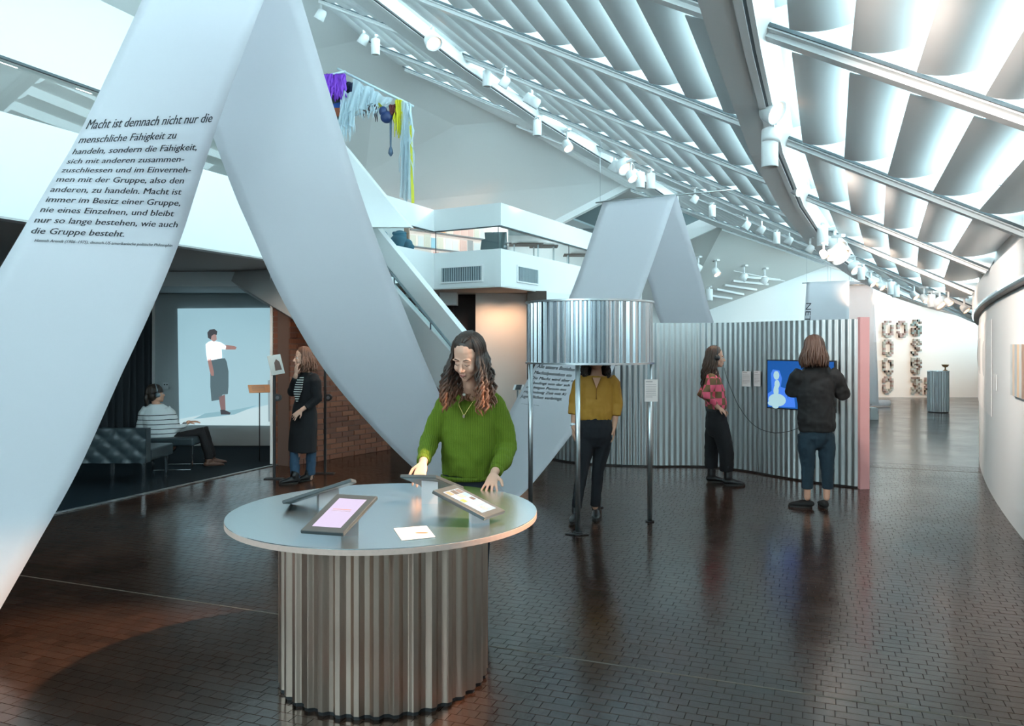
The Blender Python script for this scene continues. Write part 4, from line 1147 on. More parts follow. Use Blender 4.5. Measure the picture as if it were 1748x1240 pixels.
pp([(376, 700), (383, 700), (394, 705), (392, 708), (377, 708)], em('projection_shoe', (.06, .06, .07)), 'shoe', .006)
pp([(351, 588), (356, 584), (361, 582), (368, 583), (377, 585), (386, 591), (385, 597), (378, 596), (379, 610), (378, 612), (362, 615), (354, 616), (352, 604)], em('projection_blouse', (.66, .74, .78), .9), 'blouse', .006)
pp([(354, 613), (360, 613), (365, 635), (365, 642), (361, 642), (358, 634)], em('projection_skin', (.36, .20, .18)), 'arm', .006)
pp([(384, 589), (400, 591), (404, 593), (402, 597), (384, 597)], em('projection_skin', (.36, .20, .18)), 'arm', .0055)
pp([(359, 572), (369, 570), (370, 580), (365, 584), (360, 580)], em('projection_face', (.42, .27, .25)), 'face', .007)
pp([(355, 577), (354, 568), (358, 563), (366, 562), (371, 566), (370, 572), (365, 571), (361, 574), (360, 580)], em('projection_hair', (.07, .07, .08)), 'hair', .0075)
pp([(457, 650), (464, 648), (464, 720), (458, 720)], em('projection_grey', (.26, .33, .36)), 'grey_upright', .005)
spot_light('projector_beam', (-4.4, 9.6, 2.45), (-4.7, 12.8, 1.3), 12, 34, (.7, .92, 1.0), .02)
# outlet plate
mb = MB(); mb.box(wp3(283, 659, .012), (.09, .012, .11)); o = mb.build('socket_plate', mat('plate_grey', (.5, .54, .55), .5)); tag(o, 'small grey socket plate on the projection room wall', 'socket')
for dx in (-.02, .02):
    mb = MB(); c = wp3(283, 657, .02); mb.tube([c + V((dx, 0, 0)), c + V((dx, -.004, 0))], .012, 10); mb.build('socket', black_pl, o)
# quilted sofa seen from behind
m_lea = mat('black_leather', (.035, .050, .058), .38, bump=.05, bump_s=90)
sofa = thing('sofa', 'dark quilted leather sofa on steel legs seen from behind', 'sofa', (-4.75, 9.3, 0))
x1, x0 = -4.215, -6.3; yb = 9.06
mb = MB(); z0, z1 = .295, .69
NX, NZ = 90, 18
rows = []
for j in range(NZ + 1):
    row = []
    for i in range(NX + 1):
        x = lerp(x0, x1, i / NX); z = lerp(z0, z1, j / NZ)
        u = (x / .235 + z / .19); v_ = (x / .235 - z / .19)
        d = abs(math.sin(PI * u * 1.0)) * abs(math.sin(PI * v_ * 1.0))
        row.append(V((x, yb - .028 * d ** .45, z)))
    rows.append(row)
mb.grid(rows); 
mb.obox((x0, yb + .001, z0), (x1 - x0, 0, 0), (0, .12, 0), (0, 0, z1 - z0)); mb.build('quilted_back', m_lea, sofa)
mb = MB(); mb.obox((x0, yb + .12, .30), (x1 - x0, 0, 0), (0, .62, 0), (0, 0, .14)); mb.build('seat', m_lea, sofa, bevel=.02)
for x, y in ((-4.62, 9.10), (-4.25, 9.08), (-6.1, 9.1), (-4.27, 9.72), (-6.1, 9.72)):
    mb = MB(); mb.box((x, y, .155), (.035, .02, .29)); mb.build('leg', chrome, sofa)
# stool bench
st_ = thing('bench', 'dark leather bench on a square steel loop frame, under the seated woman in stripes', 'bench', (-4.4, 10.5, 0))
bz = .42
q = [P(252, 765, 10.25), P(324, 761, 10.30)]
mb = MB(); mb.obox((-4.78, 10.22, .33), (.62, .05, 0), (-.04, .62, 0), (0, 0, .11)); mb.build('seat', m_lea, st_, bevel=.025)
for off in (0.0,):
    a_, b_ = V((-4.68, 10.26, 0)), V((-4.20, 10.32, 0)); c_ = V((-.03, .52, 0))
    for p, q in ((a_, b_), (a_ + c_, b_ + c_)):
        mb = MB(); r = .011
        mb.bar(p + V((0, 0, r)), q + V((0, 0, r)), .03, .02); mb.bar(p + V((0, 0, 0)), p + V((0, 0, .33)), .03, .02, (1, 0, 0)); mb.bar(q + V((0, 0, 0)), q + V((0, 0, .33)), .03, .02, (1, 0, 0)); mb.build('leg', chrome, st_)
# lectern-like sign stands
def stand(label, px, pybase, pytop, base_r, pole_r, head, mhead, tilt=35, hw=.22, hh=.30, wpole=None):
    c = FL(px, pybase); t = thing('sign_stand', label, 'stand', tuple(c)); zt = P(px, pytop, c.y).z
    mb = MB(); mb.tube([(c.x, c.y, 0), (c.x, c.y, .012)], base_r, 20); mb.build('base', black_met, t)
    mb = MB(); mb.tube([(c.x, c.y, .01), (c.x, c.y, zt)], pole_r, 8); mb.build('pole', black_met, t)
    if head:
        mb = MB(); R_ = Matrix.Rotation(head, 3, 'Z') @ Matrix.Rotation(math.radians(tilt), 3, 'X')
        cc_ = V((c.x, c.y, zt + .03)); e1, e2, e3 = R_ @ V((1, 0, 0)), R_ @ V((0, 1, 0)), R_ @ V((0, 0, 1))
        mb.obox(cc_ - e1 * hw / 2 - e2 * hh / 2, e1 * hw, e2 * hh, e3 * .008); h_ = mb.build('sign_plate', mhead, t)
        for k in range(4):
            mb = MB(); mb.obox(cc_ - e1 * hw * .35 + e2 * hh * (.3 - .18 * k) + e3 * .0085, e1 * hw * .6, e2 * hh * .03, e3 * .001); mb.build('text_line', grey_ink, h_)
    return t, c, zt
stand('slim sign stand with a small tilted orange plate in front of the projection', 443, 789, 668, .12, .008, .5, mat('plate_orange', (.85, .45, .25), .5), 40, .30, .16)
# belt posts: slim post with reel
def post(label, px, pybase, pytop, sheet=False):
    c = FL(px, pybase); zt = P(px, pytop, c.y).z
    t = thing('headphone_post', label, 'post', tuple(c))
    mb = MB(); mb.box((c.x, c.y, .006), (.24, .10, .012)); mb.build('base', black_met, t)
    mb = MB(); mb.box((c.x, c.y, zt / 2), (.028, .028, zt - .01)); mb.build('pole', black_met, t)
    zc = P(px, 679, c.y).z
    mb = MB(); mb.tube([(c.x + .045, c.y - .03, zc - .0), (c.x + .045, c.y + .03, zc)], .043, 16); mb.box((c.x + .035, c.y, zc), (.05, .055, .085)); r = mb.build('reel', black_pl, t)
    mb = MB(); mb.tube([(c.x + .045, c.y - .034, zc), (c.x + .045, c.y - .03, zc)], .022, 12); mb.build('reel_cap', mat('cap_grey', (.12, .12, .13), .4), r)
    if sheet:
        mb = MB(); cc_ = V((c.x + .03, c.y - .04, P(px, 623, c.y).z)); R_ = Matrix.Rotation(.35, 3, 'Z') @ Matrix.Rotation(math.radians(62), 3, 'X') @ Matrix.Rotation(.18, 3, 'Z')
        e1, e2, e3 = R_ @ V((1, 0, 0)), R_ @ V((0, 1, 0)), R_ @ V((0, 0, 1)); hw, hh = .16, .27
        mb.obox(cc_ - e1 * hw / 2 - e2 * hh / 2, e1 * hw, e2 * hh, e3 * .006); h_ = mb.build('sign_plate', mat('plate_bluegrey', (.22, .30, .33), .3), t)
        mb = MB(); mb.prism([cc_ + e1 * hw * u + e2 * hh * v_ + e3 * .0065 for u, v_ in ((-.15, -.30), (.35, -.30), (.3, .12), (.1, .28), (-.1, .1))], e3 * .001); mb.build('figure_print', ink, h_)
    return t
post('slim black post with a reel and tilted picture plate, beside the brick pier', 468.5, 818, 634, True)
post('slim black post with a reel behind the woman in the long black skirt', 555, 809, 630)

# ---- small wall tablet at the lobby wall
mb = MB(); c = P(884, 661, 14.0); mb.obox(c + V((-.09, 0, -.06)), (.17, .02, 0), (.03, .12, .09), (.0, -.006, .008)); o = mb.build('wall_tablet', mat('tablet_white_frame', (.7, .68, .66), .4)); tag(o, 'small tilted white-framed tablet seen behind the shoulder of the woman in green', 'tablet')
mb = MB(); mb.obox(c + V((-.05, -.008, -.045)), (.10, .012, 0), (.025, .10, .075), (.0, -.003, .004)); mb.build('screen', black_pl, o)
mb = MB(); mb.tube([(c.x, c.y + .1, 0), (c.x, c.y + .1, c.z - .02)], .02, 8); o2 = mb.build('stand_pole', steel, o)

# ================================================================ UPPER FLOOR CONTENT
# magazine shelf behind the glass, on a wall that runs back to the right
SA = V((-2.30, 17.6, 0)); SB = V((0.0, 20.1, 0)); su = (SB - SA).normalized(); SL = (SB - SA).length; sb = V((-su.y, su.x, 0))
shelf = thing('magazine_shelf', 'lit white wall shelf lined with pale magazine covers behind the balcony glass', 'shelf', tuple(SA + V((0, 0, 3.04))))
Z_ = V((0, 0, 1))
mb = MB(); mb.obox(SA + Z_ * 3.04 + sb * .14, su * SL, sb * .03, Z_ * 1.7); mb.build('back_panel', mat('shelf_back', (.82, .76, .72), .6, emit=(1.0, .82, .74), estr=.30), shelf)  # faint emission stands in for light falling on the shelf
zs = [3.50, 3.87, 4.25]
for z in zs:
    mb = MB(); mb.obox(SA + Z_ * z - sb * .02, su * SL, sb * .16, Z_ * .022); mb.build('board', mat('shelf_board', (.30, .32, .34), .5), shelf)
mb = MB(); mb.obox(SA + Z_ * 3.04 - sb * .02 - su * .03, su * .03, sb * .16, Z_ * 1.7); mb.build('side_panel', mat('shelf_side', (.55, .36, .26), .5), shelf)
rr = random.Random(11)
ORD = 'first second third fourth fifth sixth seventh eighth ninth tenth eleventh twelfth thirteenth fourteenth fifteenth sixteenth seventeenth eighteenth nineteenth twentieth'.split()
mag_cols = [('pale pink', (.80, .52, .46)), ('cream', (.82, .72, .60)), ('white', (.85, .82, .80)), ('light blue', (.35, .60, .68)), ('dusty orange', (.75, .38, .20)), ('grey', (.40, .38, .38))]
for row, z in enumerate(zs):
    x = .05; cnt = 0
    while x < SL - .2:
        w = rr.uniform(.15, .22); h = rr.uniform(.24, .31); ci = rr.choice([0, 0, 1, 1, 2, 2, 2, 3, 4, 5])
        nm, cl = mag_cols[ci]
        mb = MB(); mb.obox(SA + su * x + sb * .03 + Z_ * (z + .023), su * w, sb * .012, Z_ * h); o = mb.build('magazine', mat('cover_' + nm.replace(' ', '_'), cl, .5, emit=cl, estr=.22))  # covers glow slightly in their own colour, as if lit
        tag(o, nm + ' magazine, ' + ORD[cnt] + ' from the left on the ' + ['lower', 'middle', 'top'][row] + ' board of the lit shelf', 'magazine', 'magazines on the lit shelf behind the balcony glass'); cnt += 1
        x += w + rr.uniform(.02, .07)
# blue soft figure, arm chair and reading tables behind the glass
mb = MB(); c = P(681, 411, 17.2)
for (dx, dz, r) in ((0, -.02, .20), (-.14, -.08, .13), (.17, -.07, .13), (0.02, .10, .15), (-.10, .16, .05), (.12, .16, .05), (.25, -.14, .09)): mb.ell(c + V((dx, 0, dz)), (r, r * .8, r * .85))
o = mb.build('soft_toy', mat('blue_plush', (.035, .16, .24), .9)); tag(o, 'big blue stuffed animal lolling behind the left part of the balcony glass', 'toy')
mb = MB(); c = P(655, 403, 17.0); mb.ell(c, (.09, .09, .11)); mb.ell(c + V((.03, 0, -.12)), (.12, .1, .10)); tag(mb.build('soft_toy', mat('blue_plush_b', (.05, .22, .32), .9)), 'small blue stuffed animal at the left end of the balcony glass', 'toy')
mb = MB(); c0 = P(822, 424, 17.6); c1 = P(866, 396, 17.6)
mb.prism([P(820, 426, 17.6), P(822, 410, 17.6), (P(828, 408, 17.6)), P(827, 397, 17.6), P(865, 396, 17.6), P(866, 426, 17.6)], (0, .5, 0)); o = mb.build('armchair', mat('dark_grey_seat', (.09, .12, .13), .6)); tag(o, 'dark grey high-backed seat behind the corner of the balcony glass', 'armchair')
for k, (px, py, w) in enumerate([(898, 424, .8), (928, 427, .7), (985, 442, .7)]):
    t = thing('reading_table', ['low table with papers behind the right facet glass, left one', 'low table with papers behind the right facet glass, middle one', 'low table with papers behind the right facet glass, right one'][k], 'table', tuple(P(px, py, 18.5 + k)))
    c = P(px, py - 6, 18.5 + k)
    mb = MB(); mb.box(c, (w, .5, .03)); mb.build('table_top', mat('table_dark', (.16, .10, .08), .5), t)
    mb = MB(); mb.box(c + V((.05, -.05, .05)), (w * .6, .25, .04)); mb.build('papers', paper, t)
    for dx in (-.35, .35):
        mb = MB(); mb.box((c.x + dx * w, c.y, (c.z + 3.05) / 2), (.03, .3, c.z - 3.05)); mb.build('leg', steel, t)
mb = MB(); mb.obox((-6.6, 17.0, 3.04), (4.2, .5, 0), (-.05, .08, 0), (0, 0, 1.75)); struct('wall_upper', mb, white)

# hanging textile artwork
YA = 12.6
art = thing('textile_artwork', 'hanging textile artwork of coloured rags, nets and tapes slung from thin white bars', 'artwork', tuple(P(630, 150, YA)))
def A_(px, py, d=0): return P(px, py, YA + d)
bar_m = mat('bar_grey_blue', (.55, .66, .70), .5)
for p, q in ((A_(556, 129), A_(590, 122)), (A_(576, 117), A_(706, 182)), (A_(588, 124, .25), A_(700, 178, .25)), (A_(598, 199, .1), A_(668, 180, .1))):
    mb = MB(); mb.tube([p, q], .018, 8); mb.build('bar', bar_m, art)
rr = random.Random(4)
def fringe(name, m, x0, x1, ytop, ybot, n, r=.012, jit=.05, slope=0, d=0, wob=.02):
    mb = MB()
    for k in range(n):
        u = rr.random(); x = lerp(x0, x1, u); yt = ytop + slope * (x - x0) + rr.uniform(-2, 2); yb_ = lerp(yt, ybot, rr.uniform(.45, 1))
        p = A_(x, yt, d + rr.uniform(-jit, jit)); q = A_(x + rr.uniform(-4, 4), yb_, d + rr.uniform(-jit, jit))
        pts = [p.lerp(q, i / 5) + V((rr.uniform(-wob, wob), rr.uniform(-wob, wob), 0)) for i in range(6)]
        mb.tube(pts, [r, r, r, r, r * .8, r * .4], 5)
    o = mb.build(name, m, art); o['kind'] = 'stuff'; return o
fringe('purple_fringe', mat('rag_purple', (.20, .04, .52), .6), 554, 588, 128, 175, 60, .022)
fringe('navy_rags', mat('rag_navy', (.012, .022, .06), .8), 566, 608, 136, 165, 50, .035, slope=.25, d=.15)
fringe('black_rags', mat('rag_black', (.03, .045, .06), .7), 562, 592, 165, 222, 40, .02, d=.15)
def drape(name, m, pts, th=.02, kind=None):
    mb = MB(); mb.prism([A_(x, y, .08) for x, y in pts], (0, th, 0)); return mb.build(name, m, art)
drape('blue_cloth', mat('rag_blue', (.005, .05, .25), .8), [(565, 178), (578, 175), (600, 172), (606, 180), (586, 184), (568, 184)], .08)
drape('rust_cloth', mat('rag_rust', (.26, .07, .03), .8), [(567, 184), (584, 184), (594, 190), (586, 196), (572, 200)], .08)
net = fabric_mat('pale_net', (.62, .74, .80), transp=.25, transl=.3)
def cloth(name, m, a, b, c, d, nu=16, nv=10, amp=.05):
    a, b, c, d = [A_(*q) for q in (a, b, c, d)]; mb = MB(); rows = []
    for j in range(nv + 1):
        r = []
        for i in range(nu + 1):
            u, v_ = i / nu, j / nv; p = a.lerp(b, u).lerp(d.lerp(c, u), v_); r.append(p + V((0, -.06 + amp * math.sin(u * 17 + v_ * 4) * (0.4 + v_) + amp * .5 * noise.noise(p * 5), .02 * math.sin(u * 9))))
        rows.append(r)
    mb.grid(rows); return mb.build(name, m, art)
cloth('pale_net', net, (604, 137), (640, 155), (645, 178), (596, 196))
cloth('pale_net', net, (584, 158), (606, 160), (604, 220), (578, 216))
cloth('pale_net', net, (640, 158), (672, 172), (664, 184), (642, 176), amp=.03)
cloth('pale_net', net, (686, 176), (700, 178), (702, 345), (684, 340), 10, 24, .05)
fringe('pale_threads', mat('thread_pale', (.60, .72, .78), .7), 606, 644, 142, 205, 70, .008, slope=.45)
fringe('pale_threads', mat('thread_pale', (.60, .72, .78), .7), 582, 604, 170, 245, 36, .009)
fringe('pale_threads', mat('thread_pale', (.60, .72, .78), .7), 686, 702, 180, 345, 36, .010, wob=.04)
drape('yellow_cloth', mat('rag_yellow', (.45, .42, .02), .7), [(641, 163), (650, 170), (656, 181), (648, 184), (636, 185), (643, 180)], .05)
fringe('yellow_fringe', mat('rag_bright_yellow', (.62, .58, .01), .6), 675, 688, 172, 238, 34, .014)
fringe('dark_drips', mat('drip_brown', (.05, .035, .04), .6), 622, 642, 178, 208, 10, .012)
fringe('maroon_rags', mat('rag_maroon', (.12, .02, .02), .7), 666, 676, 180, 205, 14, .016)
mb = MB(); mb.ell(A_(660, 200), (.10, .08, .10)); mb.ell(A_(654, 190), (.07, .06, .08)); mb.build('dark_blue_bag', mat('bag_blue', (.01, .03, .12), .35), art)
mb = MB(); mb.tube([A_(667, 182), A_(667, 250), A_(667, 256), A_(667, 262), A_(667, 267)], [.022, .014, .034, .042, .012], 10); mb.build('long_dropper', mat('dropper_grey', (.06, .10, .16), .4), art)
mb = MB(); mb.bar(A_(699, 187, -.02), A_(705, 347, -.02), .045, .02, (0, 1, 0)); mb.build('yellow_tape', mat('tape_yellow', (.66, .62, .03), .5), art)

# ================================================================ TRACK SPOTLIGHTS
m_lens = mat('lamp_lens', (.9, .6, .4), .3, emit=(1.0, .50, .26), estr=2.4)
m_dim = mat('lamp_lens_dim', (.35, .33, .31), .3)
def lathe(mb, c, axis, prof, n=18):
    axis = V(axis).normalized(); s_ = axis.orthogonal().normalized(); o = axis.cross(s_)
    mb.grid([[c + axis * h + (s_ * math.cos(2 * PI * i / n) + o * math.sin(2 * PI * i / n)) * max(r, .0005) for i in range(n)] for h, r in prof], closed=True)
def spotlamp(pos, kind, aim, label, group, scale=1.0, lit=True, arm=.05):
    """pos: centre of the lamp body, aim: direction of light"""
    pos = V(pos); aim = V(aim).normalized(); s = scale
    t = thing('track_spotlight', label, 'lamp', tuple(pos), group)
    top = pos + V((0, 0, (.09 + arm) * s))
    mb = MB(); mb.box(top, (.04 * s, .11 * s, .022 * s), .37); mb.build('track_adapter', white_gloss, t)
    mb = MB(); mb.tube([top, pos + V((0, 0, .02 * s))], .012 * s, 8); mb.build('stem', white_gloss, t)
    mb = MB()
    if kind == 'ring':
        lathe(mb, pos, aim, [(-.05 * s, .0), (-.05 * s, .07 * s), (-.03 * s, .082 * s), (.045 * s, .085 * s), (.048 * s, .08 * s), (.03 * s, .062 * s)])
        L0, r0 = .032 * s, .062 * s
    elif kind == 'can':
        lathe(mb, pos, aim, [(-.10 * s, 0), (-.10 * s, .055 * s), (-.095 * s, .06 * s), (.11 * s, .06 * s), (.115 * s, .055 * s), (.10 * s, .05 * s)])
        L0, r0 = .10 * s, .05 * s
    else:
        lathe(mb, pos, aim, [(-.05 * s, 0), (-.05 * s, .03 * s), (-.03 * s, .042 * s), (.05 * s, .05 * s), (.052 * s, .045 * s), (.04 * s, .042 * s)])
        L0, r0 = .04 * s, .042 * s
    mb.build('lamp_body', white_gloss, t)
    mb = MB(); lathe(mb, pos, aim, [(L0, r0), (L0 + .003 * s, r0 * .6), (L0 + .004 * s, 0)], 16); mb.build('lens', m_lens if lit else m_dim, t)
    return t
SCL = {'small': 19, 'can': 32, 'ring': 30}
def hang(px, py, kind, aim, label, group, size=None, lit=True, arm=.05):
    dg = bpy.context.evaluated_depsgraph_get()
    d = V(((px - CX_) / F_, 1, -(py - 14 - HY_) / F_)); L_ = d.length
    ok, loc, *_ = SC.ray_cast(dg, V((0, 0, EYE)), d / L_)
    Y = max(3.0, (loc.y if ok else 20) - .22)
    phys = {'small': .10, 'can': .215, 'ring': .17}[kind]
    s = (size or SCL[kind]) * Y / F_ / phys
    return spotlamp(P(px, py, Y), kind, aim, label, group, s, lit, arm)
def main_at(px, py):     # point below the long beam at this picture column
    best = None
    for i in range(len(main_pts) - 1):
        for k in range(20):
            p = main_pts[i].lerp(main_pts[i + 1], k / 20)
            if p.y < 2: continue
            d = abs(CX_ + F_ * p.x / p.y - px)
            if best is None or d < best[0]: best = (d, p)
    return P(px, py, best[1].y)
spotlamp(P(1318, 188, 5.6), 'ring', (.55, -.62, -.55), 'big ring-headed spotlight glowing on the long beam, the nearest one', None, 1.08)
spotlamp(P(1317, 232, 5.72), 'ring', (.10, .05, .98), 'wide drum cap above the tall cylinder spotlight on the near long beam', None, .86, False, arm=-.02)
spotlamp(P(1314, 259, 5.75), 'can', (0, 0, -1), 'tall white cylinder spotlight hanging straight down from the near long beam', None, 1.0, False, arm=-.08)
spotlamp(P(1363, 318, 8.0), 'ring', (.55, -.62, -.55), 'second glowing ring-headed spotlight along the long beam', None, 1.15)
far_main = [(1404, 403, 'can', 12.6, 1.6), (1425, 420, 'ring', 13.2, 1.25), (1431, 433, 'ring', 13.4, 1.3), (1459, 457, 'ring', 15.5, 1.2), (1470, 467, 'can', 15.8, 1.1), (1487, 482, 'small', 17, 1.5), (1503, 488, 'small', 17.5, 1.6), (1521, 492, 'can', 18.2, 1.2), (1529, 496, 'can', 18.4, 1.2), (1560, 504, 'small', 20, 1.8), (1577, 509, 'small', 21, 1.5), (1590, 513, 'can', 21.5, 1.2), (1604, 518, 'ring', 22, 1.2), (1619, 515, 'small', 23, 1.7), (1646, 527, 'small', 23.8, 1.6)]
names_far = ['third along the beam, tall cylinder', 'fourth along the beam, upper of a glowing pair', 'fifth along the beam, lower of a glowing pair', 'sixth along the beam', 'seventh along the beam, a cylinder', 'eighth along the beam', 'ninth along the beam', 'tenth along the beam, a cylinder', 'eleventh along the beam, a cylinder', 'twelfth along the beam', 'thirteenth along the beam', 'fourteenth along the beam, a cylinder', 'fifteenth along the beam', 'sixteenth along the beam', 'last before the end wall']
for (x, y, k, Y, s), nm in zip(far_main, names_far):
    sz = {'can': 22, 'ring': 24, 'small': 13}[k] * (1.5 if Y < 14 else 1)
    aim = (0, 0, -1) if k == 'can' else (.35, -.6, -.7)
    hang(x, y, k, aim, 'white spotlight ' + nm + ' on the long beam', 'spotlights along the long beam', sz, k != 'can')
ridge_l = [(548, 25, 'small', 11.0, 1.8, 0), (621, 67, 'small', 12.2, 1.8, 0), (641, 80, 'can', 12.4, 1.4, 0), (739, 70, 'ring', 10.0, 1.1, 1), (831, 134, 'can', 11.3, 1.5, 0), (862, 140, 'small', 11.8, 1.5, 0), (908, 172, 'ring', 13.6, .9, 0), (917, 218, 'can', 16.1, 1.5, 0), (968, 248, 'small', 16.6, 1.7, 1), (1049, 284, 'small', 17.6, 1.5, 0), (1066, 284, 'ring', 17.8, 1.2, 1), (1077, 300, 'small', 18.0, 1.7, 1), (1093, 307, 'can', 18.2, 1.4, 0), (1111, 309, 'can', 18.4, 1.3, 0),
           (1186, 340, 'small', 19.2, 1.3, 0), (1216, 360, 'can', 19.6, 1.5, 0), (1275, 385, 'small', 20.4, 1.5, 0), (1300, 392, 'small', 20.9, 1.6, 0), (1326, 406, 'can', 21.3, 1.5, 0), (1347, 411, 'small', 21.7, 1.5, 0), (1383, 425, 'small', 22.5, 1.5, 0), (1406, 434, 'small', 23, 1.6, 1), (1418, 436, 'can', 23.2, 1.2, 0), (1192, 458, 'small', 23.0, 1.0, 0), (1222, 464, 'small', 23.0, 1.4, 1), (1270, 473, 'small', 23.3, 1.3, 0), (1305, 478, 'small', 23.5, 1.2, 0), (1211, 503, 'can', 22.5, 1.1, 0)]
where = ['over the top of the near banner peak', 'left of the fold, first on the ridge rail', 'cylinder hanging where the ridge fold begins', 'glowing ring head on the upper rafters near the second beam', 'large cylinder on the second long beam', 'small one just right of the large cylinder on the second beam', 'flat disc head above the ridge rail', 'cylinder at the head of the second ceiling fold', 'glowing one right of the second ceiling fold', 'first of the cluster at the third fold', 'glowing ring in the cluster at the third fold', 'lower glowing one in the cluster at the third fold', 'cylinder in the cluster at the third fold', 'rightmost cylinder in the cluster at the third fold', 'small one just right of the second banner peak', 'cylinder right of the second banner peak', 'small one after the cylinder, first over the far ceiling', 'second small one over the far ceiling', 'cylinder over the far ceiling', 'small one right of the far cylinder', 'small one near the ridge end, left of the long beam', 'glowing one near the ridge end', 'last cylinder before the long beam', 'left end of the thin far track', 'glowing bulb on the thin far track', 'third on the thin far track', 'right end of the thin far track', 'low cylinder by the ceiling slats']
for (x, y, k, Y, s, lit), nm in zip(ridge_l, where):
    aim = (0, 0, -1) if k == 'can' else ((.3, -.5, -.8) if lit else (-.5, .2, -.8))
    hang(x, y, k, aim, 'white track spotlight, ' + nm, 'spotlights along the ridge', {'can': 27, 'ring': 30, 'small': 18}[k] * (.75 if x > 1150 else 1), bool(lit))
# thin far track and ceiling slats
mb = MB(); mb.tube([P(1183, 450, 23), P(1222, 457, 23), P(1340, 480, 23.4)], .012, 6); tag(mb.build('lighting_track', white_gloss), 'thin lighting track strung under the far ceiling', 'track')
fc = [P(1243, 370, 20.2), P(1440, 444, 24.98), P(1214, 528, 24.98)]
fn = (fc[1] - fc[0]).cross(fc[2] - fc[0]).normalized()
def on_far(px, py, off=.05):
    d = V(((px - CX_) / F_, 1, -(py - HY_) / F_)); o = V((0, 0, EYE)); t_ = (fc[0] - o).dot(fn) / d.dot(fn); return o + d * (t_ - off)
for (a_, b_) in (((1212, 505), (1248, 510)), ((1222, 494), (1268, 503)), ((1236, 487), (1290, 495)), ((1250, 480), (1310, 486)), ((1266, 473), (1330, 478))):
    mb = MB(); mb.bar(on_far(*a_), on_far(*b_), .10, .06); struct('ceiling_slat', mb, white, ceil_far)
# light of the gallery lamps, plus added fill spots without a fixture
WARM = (1.0, .66, .42)
spot_light('lamp_and_fill_light', V((1.13, 4.1, 3.15)), V((-1.65, 3.5, 0.0)), 820, 44, WARM, .05, .5)
spot_light('lamp_and_fill_light', main_at(1300, 170), V((-3.2, 5.5, 1.2)), 380, 34, (1, .78, .66), .06, .9)
spot_light('lamp_and_fill_light', V((2.1, 6.6, 3.1)), V((5.6, 8.2, 1.2)), 230, 75, (1, .84, .74), .06, .9)  # this and the next two: added wall wash for the right wall
spot_light('lamp_and_fill_light', V((0.85, 3.0, 3.1)), V((4.2, 5.2, 1.2)), 200, 80, (1, .84, .74), .06, .9)
spot_light('lamp_and_fill_light', V((3.75, 9.6, 2.9)), V((6.9, 11.4, 1.2)), 230, 75, (1, .80, .66), .06, .9)
for x in (-.55, .0): spot_light('downlight', V((x, 17.25, 2.8)), V((x, 17.9, .9)), 24, 120, (1, .56, .30), .04, .9)
for (x, y, Y, tx, ty, tz, pw) in ((1503, 500, 19.0, 12.3, 24.9, 1.0, 240), (1560, 514, 20.0, 13.4, 24.9, .8, 260), (1604, 526, 21, 14.6, 24.9, .8, 240), (1487, 492, 17, 9.5, 24.9, 1.2, 110)):
    spot_light('lamp_and_fill_light', P(x, y, Y), V((tx, ty, tz)), pw, 75, WARM, .08, .9)
spot_light('lamp_and_fill_light', P(1040, 290, 16.0), V((-3.4, 17.1, 4.3)), 160, 30, (.9, .97, 1), .08, .9)  # added to brighten the dim wall behind the upper glass
spot_light('lamp_and_fill_light', P(1000, 262, 17.0) + V((0, -.3, -.1)), V((-2.6, 19.5, 4.0)), 260, 26, WARM, .05, 1.0)
spot_light('lamp_and_fill_light', P(739, 84, 10.0), V((-2.6, 9.6, 0.9)), 320, 30, WARM, .06, .8)
spot_light('lamp_and_fill_light', P(1200, 330, 9.5) + V((0, 0, 0)), V((2.6, 9.5, 0.8)), 50, 80, WARM, .1, 1)
spot_light('lamp_and_fill_light', V((-3.1, 8.8, 2.6)), V((-3.15, 10.9, 1.0)), 40, 70, WARM, .05, .9)
# ================================================================ PEOPLE
def skin_mat(name, c):
    return mat(name, c, .5, spec=.35, noise_s=18, noise_amt=.06)
TEX = {}
def tex(sz):
    if sz not in TEX:
        t = bpy.data.textures.new('cloth_folds_%d' % (sz * 1000), 'CLOUDS'); t.noise_scale = sz; t.noise_depth = 1; TEX[sz] = t
    return TEX[sz]
def finish(mb, name, m, parent, voxel=.007, smooth=4, wr=0.0, wr_s=.06, label=None):
    o = mb.build(name, m, parent, label=label)
    r = o.modifiers.new('r', 'REMESH'); r.mode = 'VOXEL'; r.voxel_size = voxel; r.use_smooth_shade = True
    if smooth:
        s = o.modifiers.new('s', 'SMOOTH'); s.factor = .5; s.iterations = smooth
    if wr:
        d = o.modifiers.new('d', 'DISPLACE'); d.texture = tex(wr_s); d.strength = wr; d.mid_level = .5; d.texture_coords = 'LOCAL'
    bake(o)
    return o
